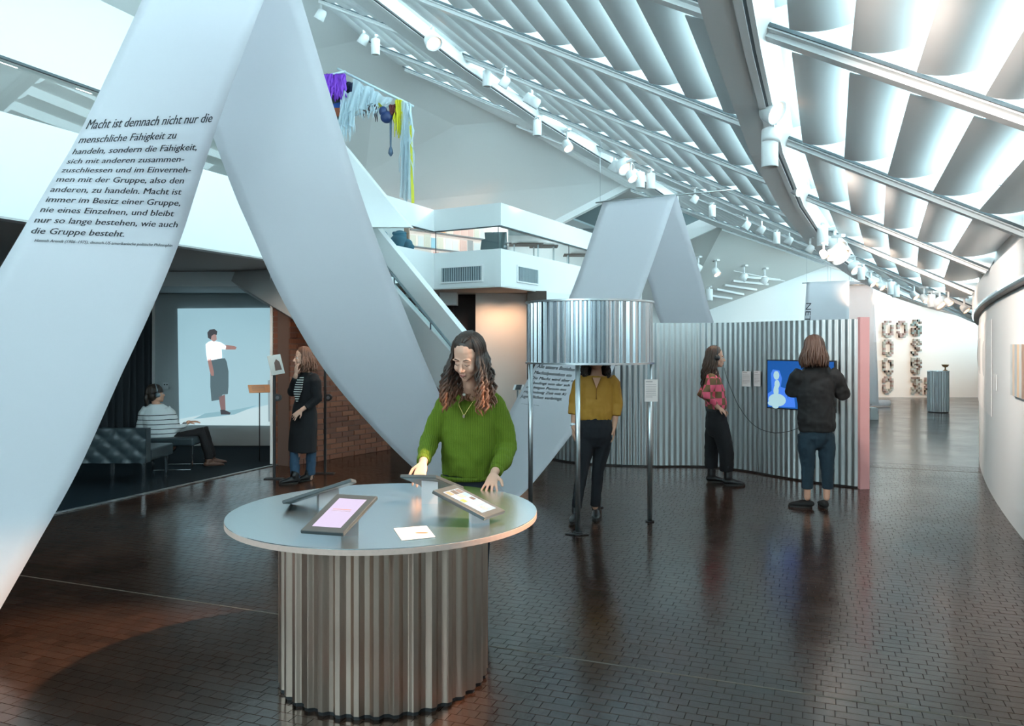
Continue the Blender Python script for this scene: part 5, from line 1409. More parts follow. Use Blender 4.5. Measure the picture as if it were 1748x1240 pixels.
def hand(mb, wrist, u, n, s=1.0, curl=.25, side=1, spread=.10):
    wrist = V(wrist); u = V(u).normalized(); n = V(n); n = (n - u * n.dot(u)).normalized(); w = u.cross(n)
    mb.tube([wrist - u * .02 * s, wrist, wrist + u * .03 * s, wrist + u * .065 * s, wrist + u * .088 * s], [(.024 * s, .019 * s), (.023 * s, .016 * s), (.032 * s, .015 * s), (.037 * s, .013 * s), (.036 * s, .010 * s)], 12, side=w, round_caps=True)
    for k, (off, ln, r) in enumerate([(-.029, .070, .0082), (-.0095, .078, .0086), (.0105, .073, .0084), (.0285, .056, .0075)]):
        off *= -side
        d = (u + w * (-side) * spread * (-1.5 + k)).normalized()
        p = wrist + u * .084 * s + w * off * s; pts = [p - u * .02 * s, p]
        ang = curl * (.5 + .15 * k)
        for seg in (.42, .32, .26):
            c_, s_ = math.cos(ang), math.sin(ang)
            p = p + (d * c_ - n * s_) * ln * seg * s; pts.append(p); ang += curl
        mb.tube(pts, [r * s, r * s * 1.05, r * s, r * s * .94, r * s * .85], 8, round_caps=True)
    p = wrist + u * .022 * s + w * side * .022 * s
    d = (u * .65 + w * side * .75 - n * .15).normalized(); q = p + d * .042 * s; d2 = (u * .9 + w * side * .35 - n * .25).normalized()
    mb.tube([p - d * .015 * s, p, q, q + d2 * .032 * s], [.013 * s, .0125 * s, .0105 * s, .0088 * s], 8, round_caps=True)
class Head:
    def __init__(h, C, yaw=0, pitch=0, roll=0, s=1.0):
        h.C = V(C); h.s = s; h.R = Matrix.Rotation(math.radians(yaw), 3, 'Z') @ Matrix.Rotation(math.radians(pitch), 3, 'X') @ Matrix.Rotation(math.radians(roll), 3, 'Y')
    def T(h, x, y, z): return h.C + h.R @ (V((x, y, z)) * h.s)
    def ell(h, mb, c, r, tilt=None, nu=18, nv=12):
        R = h.R if tilt is None else h.R @ tilt
        mb.ell(h.T(*c), tuple(q * h.s for q in r), R, nu, nv)
    def tube(h, mb, pts, rad, n=8):
        mb.tube([h.T(*p) for p in pts], [(q[0] * h.s, q[1] * h.s) if isinstance(q, tuple) else q * h.s for q in rad], n, side=h.R @ V((1, 0, 0)), round_caps=True)
    def skull(h, mb):
        h.ell(mb, (0, .015, .045), (.075, .092, .085)); h.ell(mb, (0, -.030, -.018), (.061, .056, .082)); h.ell(mb, (0, -.038, -.072), (.043, .045, .034))
        h.ell(mb, (0, -.070, -.094), (.019, .015, .015)); h.ell(mb, (0, -.036, .036), (.060, .041, .045))
        h.tube(mb, [(0, -.084, .012), (0, -.096, -.010), (0, -.107, -.028)], [.0065, .0085, .0115]); 
        for s_ in (-1, 1):
            h.ell(mb, (s_ * .0115, -.094, -.034), (.008, .010, .007)); h.ell(mb, (s_ * .031, -.074, .024), (.026, .011, .007)); h.ell(mb, (s_ * .038, -.058, -.030), (.022, .022, .026))
            h.ell(mb, (s_ * .076, .002, -.004), (.009, .019, .031)); h.ell(mb, (s_ * .045, -.01, -.062), (.02, .04, .026))
        h.ell(mb, (0, -.085, -.058), (.020, .009, .012)); h.ell(mb, (0, -.083, -.074), (.016, .009, .008))
    def face(h, parent, down=False, iris=(.10, .06, .03), brow=(.05, .03, .02), lip=(.50, .18, .16)):
        mb = MB()
        for s_ in (-1, 1): h.tube(mb, [(s_ * .014, -.0835, .026), (s_ * .030, -.0855, .033), (s_ * .048, -.074, .027)], [.0022, .0034, .0016], 6)
        mb.build('eyebrows', mat('brow_%.2f' % brow[0], brow, .8), parent)
        if not down:
            mb = MB()
            for s_ in (-1, 1): h.ell(mb, (s_ * .030, -.0705, .005), (.0145, .0115, .0085), None, 12, 8)
            e = mb.build('eyes', mat('eye_white', (.75, .72, .70), .2), parent); mb = MB()
            for s_ in (-1, 1): h.ell(mb, (s_ * .030, -.0790, .005), (.0056, .0040, .0060), None, 10, 6)
            mb.build('irises', mat('iris_%.2f' % iris[0], iris, .15), e)
        mb = MB()
        for s_ in (-1, 1):
            z = .0 if down else .011
            h.tube(mb, [(s_ * .015, -.0805, z + .000), (s_ * .030, -.0850, z + (-.004 if down else .003)), (s_ * .045, -.0765, z)], [.0012, .0020, .0012], 6)
        mb.build('eyelashes', mat('lash_dark', (.03, .02, .02), .7), parent)
        mb = MB()
        h.tube(mb, [(-.020, -.0885, -.0605), (-.007, -.0945, -.0575), (0, -.0948, -.0590), (.007, -.0945, -.0575), (.020, -.0885, -.0605)], [(.001, .001), (.003, .004), (.003, .0035), (.003, .004), (.001, .001)], 6)
        h.tube(mb, [(-.017, -.0885, -.0630), (0, -.0945, -.0670), (.017, -.0885, -.0630)], [(.001, .001), (.004, .0045), (.001, .001)], 6)
        mb.build('lips', mat('lip_%.2f' % lip[0], lip, .4), parent)
    def hair(h, name, m, parent, n, length, rng, wave=.012, wl=.09, r=.008, spread=.03, fwd=0.0, front=118, cap=True, seed=1, thin=1.0, capdown=0, part=0.0, flare=0.0, shoulder=None):
        mb = MB(); rr = random.Random(seed)
        if cap:
            h.ell(mb, (0, .027, .062), (.082, .091, .086)); h.ell(mb, (0, .040, .040), (.083, .080, .090)); h.ell(mb, (0, .045, .0), (.080, .070, .085 + capdown))
        for k in range(n):
            phi = math.radians(rr.uniform(-rng, rng)); sg = 1 if math.sin(phi) >= 0 else -1
            f = abs(math.degrees(phi)) / front
            y0 = lerp(.075, -.050, min(1, f)) + rr.uniform(-.01, .01)
            pts = [h.T(part + sg * .004, y0, .135 - max(0, -y0 - .01) * .35)]
            R_ = 1.0 + rr.uniform(-.02, .10)
            for th in (22, 42, 62, 80, 96):
                t_ = math.radians(th); pts.append(h.T(math.sin(phi) * .083 * math.sin(t_) * R_ + part * (1 - th / 96), .018 + math.cos(phi) * .096 * math.sin(t_) * R_, .045 + .093 * math.cos(t_) * R_ ** .5))
            out = V((pts[-1].x - h.C.x, pts[-1].y - h.C.y, 0)); out = out.normalized() if out.length > 1e-4 else V((0, 1, 0))
            L_ = length * rr.uniform(.84, 1.05); m_ = max(6, int(L_ / .022)); base = pts[-1]; ph = rr.uniform(0, 6.28); tang = V((-out.y, out.x, 0))
            fd = V((h.R @ V((0, -1, 0))).xyz); fd.z = 0; fd = fd.normalized() if fd.length > .01 else V((0, -1, 0))
            ff = fwd if abs(math.degrees(phi)) > 55 else 0
            sp_ = rr.uniform(.2, 1) * spread
            for j in range(1, m_ + 1):
                u = j / m_
                wv = wave * min(1, u * 2.2)
                pts.append(base + V((0, 0, -L_ * u)) + out * (sp_ * math.sin(min(1, u * 1.3) * PI * .5) + flare * u * u) + fd * (ff * min(1, u * 1.6)) + out * wv * math.sin(ph + L_ * u / wl * 6.28) + tang * wv * math.cos(ph + L_ * u / wl * 6.28))
            c = len(pts); rad = [r * .5] + [r] * (c - 3) + [r * .8, r * .25]
            mb.tube(pts, rad, 5)
        o = mb.build(name, m, parent)
        return o
def shoe(name, m, parent, heel, toe, w=.045, h=.055, sole=None, ankle=None, anr=.045, heel_h=.02):
    """heel and toe are floor points"""
    heel, toe = V(heel), V(toe); d = toe - heel; L_ = d.length; d = d / L_; sd = V((-d.y, d.x, 0))
    mb = MB()
    P_ = lambda u, z: heel + d * (L_ * u) + V((0, 0, z))
    mb.tube([P_(.0, .045), P_(.15, .048), P_(.38, .046), P_(.62, .038), P_(.82, .032), P_(.96, .026)], [(w * .70, h * .62), (w * .80, h * .72), (w * .82, h * .66), (w * .98, h * .50), (w * .92, h * .38), (w * .55, h * .26)], 14, side=sd, round_caps=True)
    if ankle is not None: mb.tube([P_(.16, .05), P_(.17, .09), V(ankle)], [(w * .78, anr), (anr * .95, anr), (anr, anr)], 14, side=sd, round_caps=False)
    o = mb.build(name, m, parent)
    md = o.modifiers.new('r', 'REMESH'); md.mode = 'VOXEL'; md.voxel_size = .006; md.use_smooth_shade = True
    s_ = o.modifiers.new('s', 'SMOOTH'); s_.iterations = 3; bake(o)
    mb = MB(); ring = []
    for i in range(20):
        a = 2 * PI * i / 20; u = .5 + .54 * math.cos(a); ww = w * (.80 + .18 * max(0, math.cos(a - .6))) * (1 if abs(math.cos(a)) < .9 else .9)
        ring.append(heel + d * (L_ * u) + sd * ww * math.sin(a) + V((0, 0, .001)))
    mb.prism(ring, (0, 0, .016)); mb.build('sole', sole or mat('sole_black', (.015, .015, .015), .6), o)
    return o
def person(label, loc):
    return thing('person', label, 'person', loc)
def J(Y0): return lambda x, y, dy=0.0: P(x, y, Y0 + dy)
def floor_pt(x, Y): return V(((x - CX_) / F_ * Y, Y, 0))
hair_dark = mat('hair_dark', (.030, .018, .013), .42, spec=.5)
hair_brown = mat('hair_brown', (.075, .036, .022), .42, spec=.5)
black_cloth = mat('black_cloth', (.008, .008, .010), .85)
denim = mat('blue_denim', (.035, .075, .13), .85, noise_s=90, noise_amt=.25)
boot_m = mat('black_boot_leather', (.018, .017, .018), .28)

# ---- 1 the visitor in the green sweater, leaning over the table
j = J(4.88)
p1 = person('woman in green knitted sweater with long auburn-tipped hair, leaning over the zinc table', (-.28, 4.95, 0))
sk = skin_mat('skin_light', (.70, .40, .29))
H = Head(j(799, 612, -.22), yaw=-24, pitch=25, roll=4, s=1.08)
mb = MB(); H.skull(mb)
mb.tube([H.T(0, .02, -.06), j(803, 655, -.12), j(803, 676, -.03)], [.052, .050, .062], 12, round_caps=True)
mb.tube([j(803, 684), j(802, 700), j(800, 745), j(798, 790), j(797, 830), j(797, 862)], [(.12, .07), (.15, .085), (.14, .095), (.135, .095), (.15, .105), (.155, .11)], 16, side=(1, 0, 0), round_caps=True)
mb.tube([j(764, 692), j(734, 752, -.02), j(722, 790, -.34)], [.045, .038, .026], 10, round_caps=True)
mb.tube([j(842, 692), j(865, 766, .02), j(845, 806, -.27)], [.045, .038, .026], 10, round_caps=True)
for x in (779, 815): mb.tube([j(x, 860), j(x, 950, .0), j(x, 1032, .02), j(x, 1042, -.06)], [.078, .052, .036, .03], 10, round_caps=True)
wl_, wr_ = P(722, 790, 4.52), P(843, 809, 4.60)
hand(mb, wl_, (-.10, -.75, -.62), (-.1, -.5, .8), 1.0, .30, side=1, spread=.09)
hand(mb, wr_, (-.18, -.80, -.52), (-.05, -.35, .9), 1.02, .10, side=-1, spread=.22)
body = finish(mb, 'body', sk, p1, .0042, 3)
H.face(body, down=True)
knit = pattern_mat('green_knit', 'knit', a=(.15, .22, .020), b=(.095, .145, .012), scale=30)
mb = MB()
mb.tube([j(803, 663, -.035), j(803, 672, -.01), j(802, 683), j(802, 702), j(801, 745, -.01), j(799, 790, -.01), j(797, 812, -.01)], [(.068, .062), (.095, .075), (.155, .092), (.176, .112), (.170, .118), (.168, .124), (.158, .12)], 24, side=(1, 0, 0))
mb.tube([j(772, 682), j(760, 694), j(746, 722, -.01), j(735, 750, -.03), j(729, 768, -.16), j(723, 784, -.28)], [.062, .068, .063, .062, .052, .041], 16, round_caps=False)
mb.tube([j(834, 682), j(846, 694), j(858, 730, .01), j(865, 764, .01), j(858, 785, -.12), j(848, 801, -.22)], [.062, .070, .068, .068, .058, .044], 16, round_caps=False)
sw = finish(mb, 'sweater', knit, p1, .007, 5, .020, .07)
mb = MB(); mb.tube([j(797, 811, -.01), j(797, 818, -.01)], [(.163, .125), (.160, .122)], 26, side=(1, 0, 0)); mb.build('hem_rib', knit, sw)
mb = MB(); mb.tube([j(723, 783, -.27), j(722, 789, -.315)], [.040, .037], 14); mb.build('cuff', knit, sw)
mb = MB(); mb.tube([j(849, 799, -.20), j(846, 806, -.255)], [.044, .040], 14); mb.build('cuff', knit, sw)
mb = MB(); mb.tube([j(803, 652, -.10), j(803, 660, -.07), j(803, 667, -.04)], [(.056, .056), (.060, .060), (.070, .064)], 18, side=(1, 0, 0)); mb.build('turtleneck', mat('dark_roll_neck', (.035, .028, .030), .9), p1)
mb = MB()
mb.tube([j(797, 806, -.0), j(797, 830), j(797, 862)], [(.148, .11), (.155, .112), (.165, .12)], 20, side=(1, 0, 0), round_caps=True)
for x in (778, 816): mb.tube([j(x, 856), j(x, 950), j(x, 1026, .02)], [.095, .07, .055], 14, round_caps=True)
finish(mb, 'trousers', mat('dark_jeans', (.012, .018, .030), .85), p1, .009, 3)
for x in (778, 816):
    Y = 4.95; a = floor_pt(CX_ + (x - CX_), Y); shoe('shoe', boot_m, p1, a + V((0, .04, 0)), a + V((0, -.20, 0)), ankle=a + V((0, .02, .12)))
hm = pattern_mat('hair_auburn_tips', 'ramp', a=(.034, .020, .015), b=(.30, .115, .055), z0=1.27, z1=1.47)
H.hair('hair', hm, p1, 230, .335, 122, wave=.014, wl=.085, r=.0080, spread=.060, fwd=.03, front=122, seed=3, part=.008)
mb = MB(); pts = catmull([j(786, 678, -.11), j(783, 690, -.135), j(788, 702, -.14), j(792, 709, -.142), j(797, 702, -.14), j(806, 688, -.135), j(811, 678, -.11)], 5); mb.tube(pts, .0022, 5)
nk = mb.build('necklace', mat('gold_chain', (.70, .55, .18), .3, metal=.8), p1); mb = MB(); mb.ell(j(791.5, 711, -.142), (.007, .006, .011)); mb.build('pendant', mat('pendant_stone', (.5, .35, .30), .3), nk)
mb = MB(); mb.ell(j(792, 674, -.128), (.010, .006, .009)); mb.build('pendant', mat('pearl', (.8, .76, .7), .25), nk)

# ---- 2 the visitor in the pink chequered jumper, in profile
j = J(9.38)
p2 = person('woman in pink and brown chequered jumper wearing headphones, seen in profile', (2.42, 9.38, 0))
H = Head(j(1222, 611), yaw=84, pitch=4, s=1.0)
mb = MB(); H.skull(mb)
mb.tube([H.T(0, .02, -.06), j(1217, 630), j(1216, 640)], [.050, .048, .058], 10, round_caps=True)
mb.tube([j(1217, 645), j(1219, 668), j(1221, 700), j(1222, 722)], [(.13, .075), (.13, .085), (.13, .09), (.14, .10)], 14, side=(0, 1, 0), round_caps=True)
for d_, ex, ey in ((-1, 1206, 677), (1, 1198, 673)):
    mb.tube([j(1216, 645, .15 * d_), j(ex, ey, .19 * d_), j(1226, 696, .16 * d_)], [.042, .036, .026], 10, round_caps=True)
    hand(mb, j(1226, 695, .16 * d_), (.8, 0, -.6), (.5, -.5 * -d_, .6), .95, .3, side=1)
legs = [((1221, 722, .10), (1215, 765, .14), (1214, 806, .16)), ((1226, 722, -.08), (1237, 766, -.09), (1240, 812, -.05))]
for a, b, c in legs: mb.tube([j(*a), j(*b), j(*c)], [.075, .05, .034], 10, round_caps=True)
body = finish(mb, 'body', skin_mat('skin_fair', (.68, .38, .27)), p2, .006, 3); H.face(body)
chk = pattern_mat('pink_brown_checks', 'checks', a=(.85, .14, .22), b=(.21, .125, .065), scale=12.5, loc=(.02, .03, .01))
mb = MB()
mb.tube([j(1217, 636), j(1216, 642), j(1216, 650), j(1219, 668), j(1222, 688), j(1222, 698)], [(.075, .065), (.13, .08), (.175, .10), (.175, .118), (.17, .125), (.155, .12)], 20, side=(0, 1, 0))
for d_, ex, ey in ((-1, 1206, 677), (1, 1198, 673)):
    mb.tube([j(1216, 643, .13 * d_), j(1215, 650, .17 * d_), j(ex, ey, .20 * d_), j(1221, 691, .175 * d_)], [.062, .07, .064, .045], 14)
finish(mb, 'jumper', chk, p2, .009, 4, .02, .08)
mb = MB(); mb.tube([j(1221, 694), j(1221, 702)], [(.15, .115), (.14, .108)], 20, side=(0, 1, 0)); mb.build('grey_hem', mat('grey_rib', (.06, .065, .07), .9), p2)
mb = MB()
mb.tube([j(1222, 699), j(1223, 715), j(1223, 730)], [(.145, .105), (.165, .125), (.165, .13)], 20, side=(0, 1, 0), round_caps=True)
mb.tube([j(1219, 722, .08), j(1216, 750, .12), j(1214, 780, .15), j(1214, 799, .16)], [.10, .092, .082, .076], 16)
mb.tube([j(1227, 722, -.07), j(1235, 750, -.09), j(1240, 775, -.09), j(1240, 804, -.06)], [.105, .10, .088, .08], 16)
finish(mb, 'trousers', black_cloth, p2, .009, 4, .016, .09)
a = floor_pt(1209, 9.50); shoe('shoe', boot_m, p2, a, a + V((.21, -.03, 0)), ankle=a + V((.04, 0, .16)), anr=.05)
a = floor_pt(1237, 9.30); shoe('shoe', boot_m, p2, a, a + V((.22, -.05, 0)), ankle=a + V((.04, 0, .16)), anr=.05)
H.hair('hair', hair_brown, p2, 130, .42, 100, wave=.010, wl=.14, r=.0085, spread=.05, seed=8, capdown=.02)
mb = MB(); arc = [H.T(.092 * math.cos(a), .0, .03 + .115 * math.sin(a)) for a in [PI * i / 14 for i in range(15)]]; mb.tube(arc, .007, 6); hp = mb.build('headphones', black_pl, p2)
for s_ in (-1, 1):
    mb = MB(); mb.tube([H.T(s_ * .078, 0, .0), H.T(s_ * .112, 0, .0)], [.038, .034], 14, round_caps=True); mb.build('ear_cup', black_pl, hp)

# ---- 3 the visitor in the black shirt, from behind
j = J(7.97)
p3 = person('woman in loose black shirt and blue jeans, back turned, before the blue screen', (3.06, 7.97, 0))
H = Head(j(1389, 597), yaw=176, pitch=8, s=1.03)
mb = MB(); H.skull(mb)
mb.tube([H.T(0, .02, -.06), j(1390, 622), j(1390, 632)], [.050, .048, .06], 10, round_caps=True)
mb.tube([j(1391, 640), j(1392, 680), j(1393, 722), j(1393, 742)], [(.14, .08), (.135, .09), (.15, .10), (.15, .10)], 14, side=(1, 0, 0), round_caps=True)
for sx_, ex in ((1363, 1353), (1423, 1438)):
    w_ = j(ex + (18 if ex < 1390 else -16), 662, .30)
    mb.tube([j(sx_, 640), j(ex, 672, .04), w_], [.042, .038, .027], 10, round_caps=True)
    hand(mb, w_, (.3 if ex < 1390 else -.3, .9, .3), (0, -.3, .9), .95, .4, side=1 if ex > 1390 else -1)
for a, b, c in (((1379, 742), (1378, 788), (1378, 850)), ((1408, 742), (1411, 788), (1411, 850))): mb.tube([j(*a), j(*b), j(*c)], [.07, .048, .032], 10, round_caps=True)
body = finish(mb, 'body', skin_mat('skin_fair', (.68, .38, .27)), p3, .006, 3); H.face(body)
mb = MB()
mb.tube([j(1390, 622), j(1391, 630), j(1392, 640), j(1392, 662), j(1393, 695), j(1394, 722), j(1394, 737)], [(.07, .065), (.14, .085), (.19, .105), (.195, .125), (.185, .13), (.188, .138), (.178, .13)], 24, side=(1, 0, 0))
mb.tube([j(1367, 634), j(1360, 645, .0), j(1352, 668, .03), j(1364, 664, .22)], [.062, .078, .072, .055], 16)
mb.tube([j(1417, 634), j(1427, 645, .0), j(1439, 673, .03), j(1428, 667, .22)], [.062, .078, .074, .055], 16)
sh = finish(mb, 'shirt', mat('black_shirt', (.009, .009, .010), .8), p3, .009, 5, .028, .09)
mb = MB(); mb.tube([j(1390, 618), j(1390, 626)], [(.062, .058), (.075, .068)], 18, side=(1, 0, 0)); mb.build('collar', MATS['black_shirt'], sh)
mb = MB(); mb.tube([j(1393, 728), j(1393, 748)], [(.16, .115), (.165, .12)], 20, side=(1, 0, 0), round_caps=True)
mb.tube([j(1378, 742), j(1377, 765), j(1379, 795), j(1378, 835)], [.094, .088, .066, .053], 16)
mb.tube([j(1408, 742), j(1411, 765), j(1412, 795), j(1413, 835)], [.094, .088, .066, .053], 16)
finish(mb, 'jeans', mat('teal_denim', (.012, .032, .050), .85, noise_s=90, noise_amt=.2), p3, .008, 4, .010, .05)
m_loaf = mat('black_suede', (.012, .012, .013), .9)
a = floor_pt(1385, 7.98); shoe('loafer', m_loaf, p3, a, a + V((-.20, .08, 0)), w=.044, h=.050)
a = floor_pt(1410, 7.92); shoe('loafer', m_loaf, p3, a, a + V((.03, .23, 0)), w=.044, h=.050)
H.hair('hair', hair_brown, p3, 190, .22, 120, wave=.006, wl=.2, r=.009, spread=.05, seed=5, capdown=.03)

# ---- 4 the visitor standing under the hood
j = J(7.47)
p4 = person('person in mustard blouse and black jeans, head hidden inside the corrugated hood', (.80, 7.47, 0))
H = Head(j(1017, 611), yaw=0, pitch=4, s=1.0)
mb = MB(); H.skull(mb)
mb.tube([H.T(0, .02, -.06), j(1018, 630), j(1018, 642)], [.050, .048, .06], 10, round_caps=True)
mb.ell(j(1018, 655, -.02), (.10, .075, .08))
mb.tube([j(1018, 652), j(1017, 690), j(1016, 720), j(1016, 740)], [(.13, .075), (.13, .085), (.145, .10), (.15, .10)], 14, side=(1, 0, 0), round_caps=True)
for sx_, ex, wx, hx in ((991, 981, 979, 980), (1045, 1053, 1048, 1045)):
    mb.tube([j(sx_, 648), j(ex, 690, .02), j(wx, 730, -.02)], [.042, .036, .025], 10, round_caps=True)
    hand(mb, j(wx, 729, -.02), ((hx - wx) * .01, -.1, -1), (-1 if hx < 1000 else 1, -.2, 0), .95, .25, side=-1 if hx < 1000 else 1)
LG = [((1004, 745), (995, 798, -.04), (984, 872, -.10)), ((1029, 745), (1021, 800, .02), (1016, 866, .06))]
for a, b, c in LG: mb.tube([j(*a), j(*b), j(*c)], [.07, .046, .030], 10, round_caps=True)
body = finish(mb, 'body', skin_mat('skin_tan', (.62, .33, .22)), p4, .006, 3); H.face(body)
mb = MB()
mb.tube([j(1018, 642), j(1018, 647), j(1017, 655), j(1017, 680), j(1016, 702), j(1016, 717)], [(.115, .07), (.145, .09), (.165, .105), (.162, .112), (.165, .115), (.155, .11)], 22, side=(1, 0, 0))
mb.tube([j(996, 645), j(988, 655), j(981, 688, .02), j(978, 708, .0)], [.055, .06, .058, .05], 14)
mb.tube([j(1041, 645), j(1048, 655), j(1053, 688, .02), j(1051, 710, .0)], [.055, .06, .058, .05], 14)
bl = finish(mb, 'blouse', mat('mustard_blouse', (.42, .20, .018), .7), p4, .008, 4, .018, .08)
mb = MB(); c = [j(1011, 645, -.105), j(1018, 664, -.128), j(1026, 645, -.105)]
mb.prism([c[0], c[1], c[2]], (0, -.004, 0)); mb.build('open_neck', skin_mat('skin_tan', (.62, .33, .22)), bl)
mb = MB(); mb.tube([c[0], c[1] + V((0, -.004, 0)), c[2]], .005, 6); mb.tube([c[1] + V((0, -.004, 0)), j(1018, 682, -.125)], .004, 6); mb.build('placket', mat('blouse_trim', (.30, .12, .012), .7), bl)
mb = MB(); mb.tube([j(1016, 711), j(1016, 728), j(1016, 746)], [(.145, .105), (.165, .12), (.16, .12)], 20, side=(1, 0, 0), round_caps=True)
mb.tube([j(1003, 745), j(999, 770, -.02), j(994, 800, -.04), j(984, 868, -.09)], [.088, .078, .06, .046], 16)
mb.tube([j(1030, 745), j(1027, 770, .01), j(1021, 800, .02), j(1016, 864, .06)], [.088, .078, .06, .046], 16)
finish(mb, 'jeans', mat('black_jeans', (.006, .007, .011), .85), p4, .008, 4, .008, .05)
a = floor_pt(985, 7.42); shoe('ankle_boot', boot_m, p4, a, a + V((-.07, -.20, 0)), ankle=a + V((0, -.02, .19)), anr=.048)
a = floor_pt(1017, 7.60); shoe('ankle_boot', boot_m, p4, a, a + V((-.02, -.22, 0)), ankle=a + V((0, -.02, .19)), anr=.048)
H.hair('hair', hair_dark, p4, 150, .24, 118, wave=.016, wl=.07, r=.009, spread=.045, seed=6, capdown=.02)
mb = MB(); mb.tube([j(979, 722, -.01), j(979, 728, -.01)], .031, 14); mb.build('bracelet', mat('silver_band', (.75, .78, .80), .3, metal=.5), p4)

# ---- 5 the visitor on the left in the long black skirt
j = J(9.55)
p5 = person('woman in black cardigan and long black skirt, hand to cheek, beside the brick wall', (-2.52, 9.55, 0))
SV = (.62, -.78, 0)
H = Head(j(516, 612, -.02), yaw=-62, pitch=2, roll=-2, s=1.0)
mb = MB(); H.skull(mb)
mb.tube([H.T(0, .02, -.06), j(522, 632), j(524, 642)], [.050, .048, .06], 10, round_caps=True)
mb.tube([j(524, 646), j(522, 672), j(520, 700), j(519, 730)], [(.13, .08), (.13, .085), (.14, .10), (.15, .10)], 14, side=SV, round_caps=True)
aN = [j(538, 647, -.10), j(541, 683, -.12), j(515, 700, -.22)]; aF = [j(508, 645, .08), j(498, 668, -.02), j(505, 640, -.14)]
for a in (aN, aF): mb.tube(a, [.042, .036, .026], 10, round_caps=True)
hand(mb, aN[2], (-.75, -.1, -.65), (-.3, -.9, .3), .95, .18, side=-1, spread=.15)
hand(mb, aF[2], (.02, .05, 1), (-.6, -.7, 0), .9, .35, side=1, spread=.06)
for a, b, c in (((510, 740, -.05), (505, 785, -.06), (504, 822, -.06)), ((528, 740, .05), (530, 785, .06), (530, 816, .06))): mb.tube([j(*a), j(*b), j(*c)], [.07, .048, .034], 10, round_caps=True)
body = finish(mb, 'body', skin_mat('skin_light', (.70, .40, .29)), p5, .006, 3); H.face(body, lip=(.50, .10, .08))
mb = MB()
mb.tube([j(523, 636), j(523, 643), j(523, 651), j(522, 670), j(521, 690)], [(.10, .065), (.145, .09), (.165, .108), (.160, .115), (.155, .12)], 22, side=SV)
mb.tube([j(534, 642, -.07), j(539, 652, -.11), j(542, 682, -.12), j(522, 697, -.20)], [.06, .07, .062, .042], 14)
mb.tube([j(512, 642, .05), j(506, 650, .06), j(498, 670, -.02), j(504, 646, -.13)], [.055, .06, .058, .04], 14)
cd = finish(mb, 'cardigan', mat('black_cardigan', (.007, .007, .009), .95), p5, .009, 4, .018, .07)
strp = pattern_mat('striped_top', 'stripes', a=(.02, .02, .022), b=(.70, .68, .64), period=.028, duty=.35, z0=.5, z1=1.6)
mb = MB(); 
q0 = [j(508, 648, -.115), j(519, 642, -.135), j(516, 665, -.165), j(508, 688, -.15), j(503, 670, -.12)]; mb.prism(q0[::-1], (-.01, -.02, 0)); mb.build('striped_top', strp, cd)
mb = MB()
mb.tube([j(521, 684), j(520, 700), j(519, 725), j(517, 752), j(516, 771)], [(.15, .115), (.165, .14), (.175, .155), (.18, .16), (.185, .165)], 26, side=SV)
finish(mb, 'skirt', mat('black_skirt', (.006, .006, .008), .9), p5, .010, 4, .014, .12)
mb = MB(); mb.tube([j(504, 765, -.06), j(503, 790, -.06), j(504, 817, -.06)], [.066, .060, .056], 14); mb.tube([j(531, 765, .06), j(531, 788, .06), j(530, 811, .06)], [.066, .060, .056], 14)
finish(mb, 'jeans', denim, p5, .008, 3, .012, .05)
a = floor_pt(508, 9.42); shoe('boot', boot_m, p5, a, a + V((-.19, -.09, 0)), ankle=a + V((-.02, 0, .13)), anr=.052)
a = floor_pt(532, 9.62); shoe('boot', boot_m, p5, a, a + V((-.17, -.11, 0)), ankle=a + V((-.02, 0, .13)), anr=.052)
H.hair('hair', mat('hair_reddish', (.17, .070, .038), .45, spec=.5), p5, 150, .20, 112, wave=.010, wl=.12, r=.0085, spread=.06, seed=12, capdown=.02)

# ---- 6 the visitor sitting on the bench
j = J(10.5)
p6 = person('seated woman in white jumper with black stripes, on the bench facing the projection', (-4.6, 10.5, 0))
SV = (.80, .60, 0)
H = Head(j(266, 674), yaw=128, pitch=-6, s=1.0)
mb = MB(); H.skull(mb)
mb.tube([H.T(0, .02, -.06), j(266, 688), j(266, 698)], [.050, .050, .06], 10, round_caps=True)
mb.tube([j(267, 700), j(272, 722), j(278, 745), j(282, 757)], [(.14, .085), (.15, .10), (.165, .12), (.17, .14)], 14, side=SV, round_caps=True)
aN = [j(288, 702, .05), j(302, 735, .02), j(322, 721, .12)]; aF = [j(248, 702, -.05), j(242, 735, -.05), j(256, 750, .10)]
for a in (aN, aF): mb.tube(a, [.045, .038, .027], 10, round_caps=True)
hand(mb, aN[2], (.85, .3, .05), (0, -.2, 1), .95, .2, side=1); hand(mb, aF[2], (.5, .6, -.3), (0, -.2, 1), .95, .3, side=1)
LGS = [(j(287, 755, .0), V((-4.17, 10.55, .49)), V((-4.10, 10.68, .10))), (j(284, 757, .15), V((-4.20, 10.80, .47)), V((-4.16, 10.92, .10)))]
for a in LGS: mb.tube(a, [.08, .055, .035], 10, round_caps=True)
body = finish(mb, 'body', skin_mat('skin_tan', (.62, .33, .22)), p6, .007, 3); H.face(body)
st2 = pattern_mat('white_jumper_stripes', 'stripes', a=(.60, .62, .62), b=(.02, .025, .03), period=.060, duty=.16, z0=.30, z1=.78)
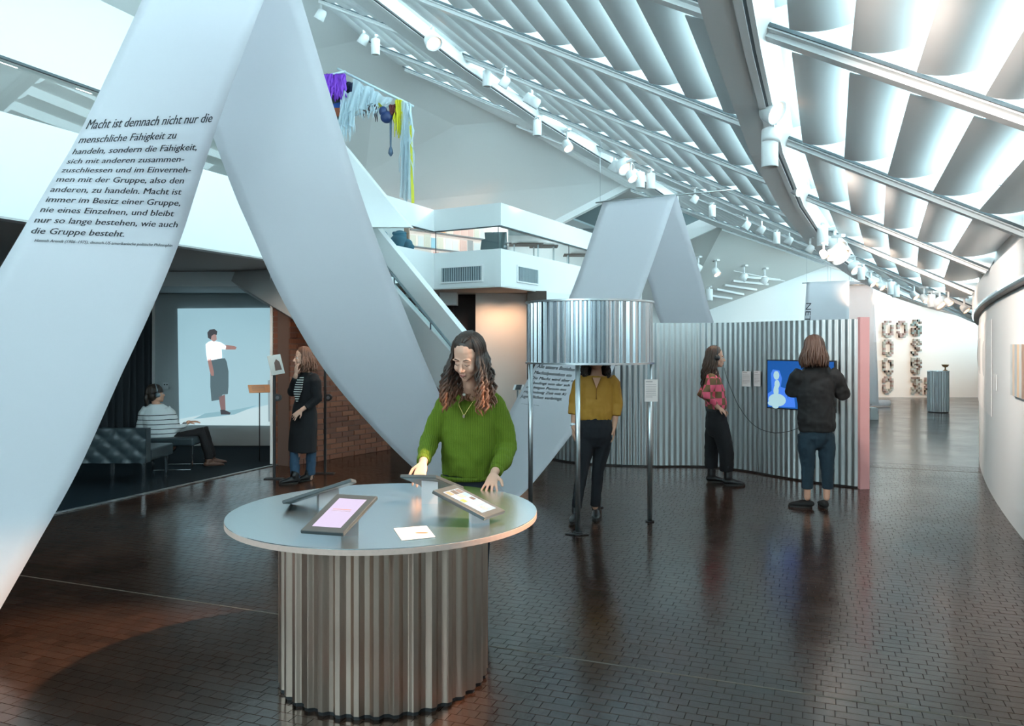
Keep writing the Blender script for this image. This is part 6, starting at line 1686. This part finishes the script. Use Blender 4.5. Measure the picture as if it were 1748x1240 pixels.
mb = MB()
mb.tube([j(266, 690), j(266, 696), j(268, 706), j(273, 725), j(279, 745), j(281, 752)], [(.08, .07), (.14, .09), (.19, .12), (.205, .15), (.215, .17), (.20, .16)], 22, side=SV)
mb.tube([j(283, 698, .04), j(290, 706, .05), j(302, 734, .02), j(318, 724, .10)], [.065, .075, .072, .045], 14)
mb.tube([j(252, 698, -.04), j(246, 706, -.05), j(241, 735, -.05), j(252, 749, .06)], [.065, .075, .07, .05], 14)
finish(mb, 'jumper', st2, p6, .010, 4, .02, .09)
mb = MB()
mb.tube([j(280, 748, .03), j(282, 757, .06)], [(.17, .15), (.18, .16)], 18, side=SV, round_caps=True)
for a in LGS: mb.tube([a[0], a[1], a[1].lerp(a[2], .9)], [.095, .075, .058], 14, round_caps=True)
finish(mb, 'trousers', black_cloth, p6, .010, 4, .012, .09)
m_sn = mat('brown_sneaker', (.10, .05, .035), .6)
shoe('shoe', m_sn, p6, V((-4.14, 10.64, 0)), V((-3.93, 10.74, 0)), ankle=V((-4.11, 10.67, .11)), anr=.045); shoe('shoe', m_sn, p6, V((-4.20, 10.90, 0)), V((-3.99, 11.0, 0)), ankle=V((-4.17, 10.92, .11)), anr=.045)
hb = H.hair('hair', hair_dark, p6, 60, .01, 170, wave=.002, r=.010, spread=.0, seed=9)
mb = MB(); mb.tube([H.T(0, .10, .03), H.T(0, .125, -.02), H.T(0, .125, -.08), H.T(0, .115, -.13)], [.022, .030, .024, .008], 10, round_caps=True); mb.build('ponytail', hair_dark, hb)
mb = MB(); arc = [H.T(.092 * math.cos(a), .0, .03 + .115 * math.sin(a)) for a in [PI * i / 14 for i in range(15)]]; mb.tube(arc, .007, 6); hp = mb.build('headphones', mat('headphone_silver', (.35, .42, .45), .3, metal=.6), p6)
for s_ in (-1, 1):
    mb = MB(); mb.tube([H.T(s_ * .078, 0, .0), H.T(s_ * .110, 0, .0)], [.036, .032], 14, round_caps=True); mb.build('ear_cup', MATS['headphone_silver'], hp)
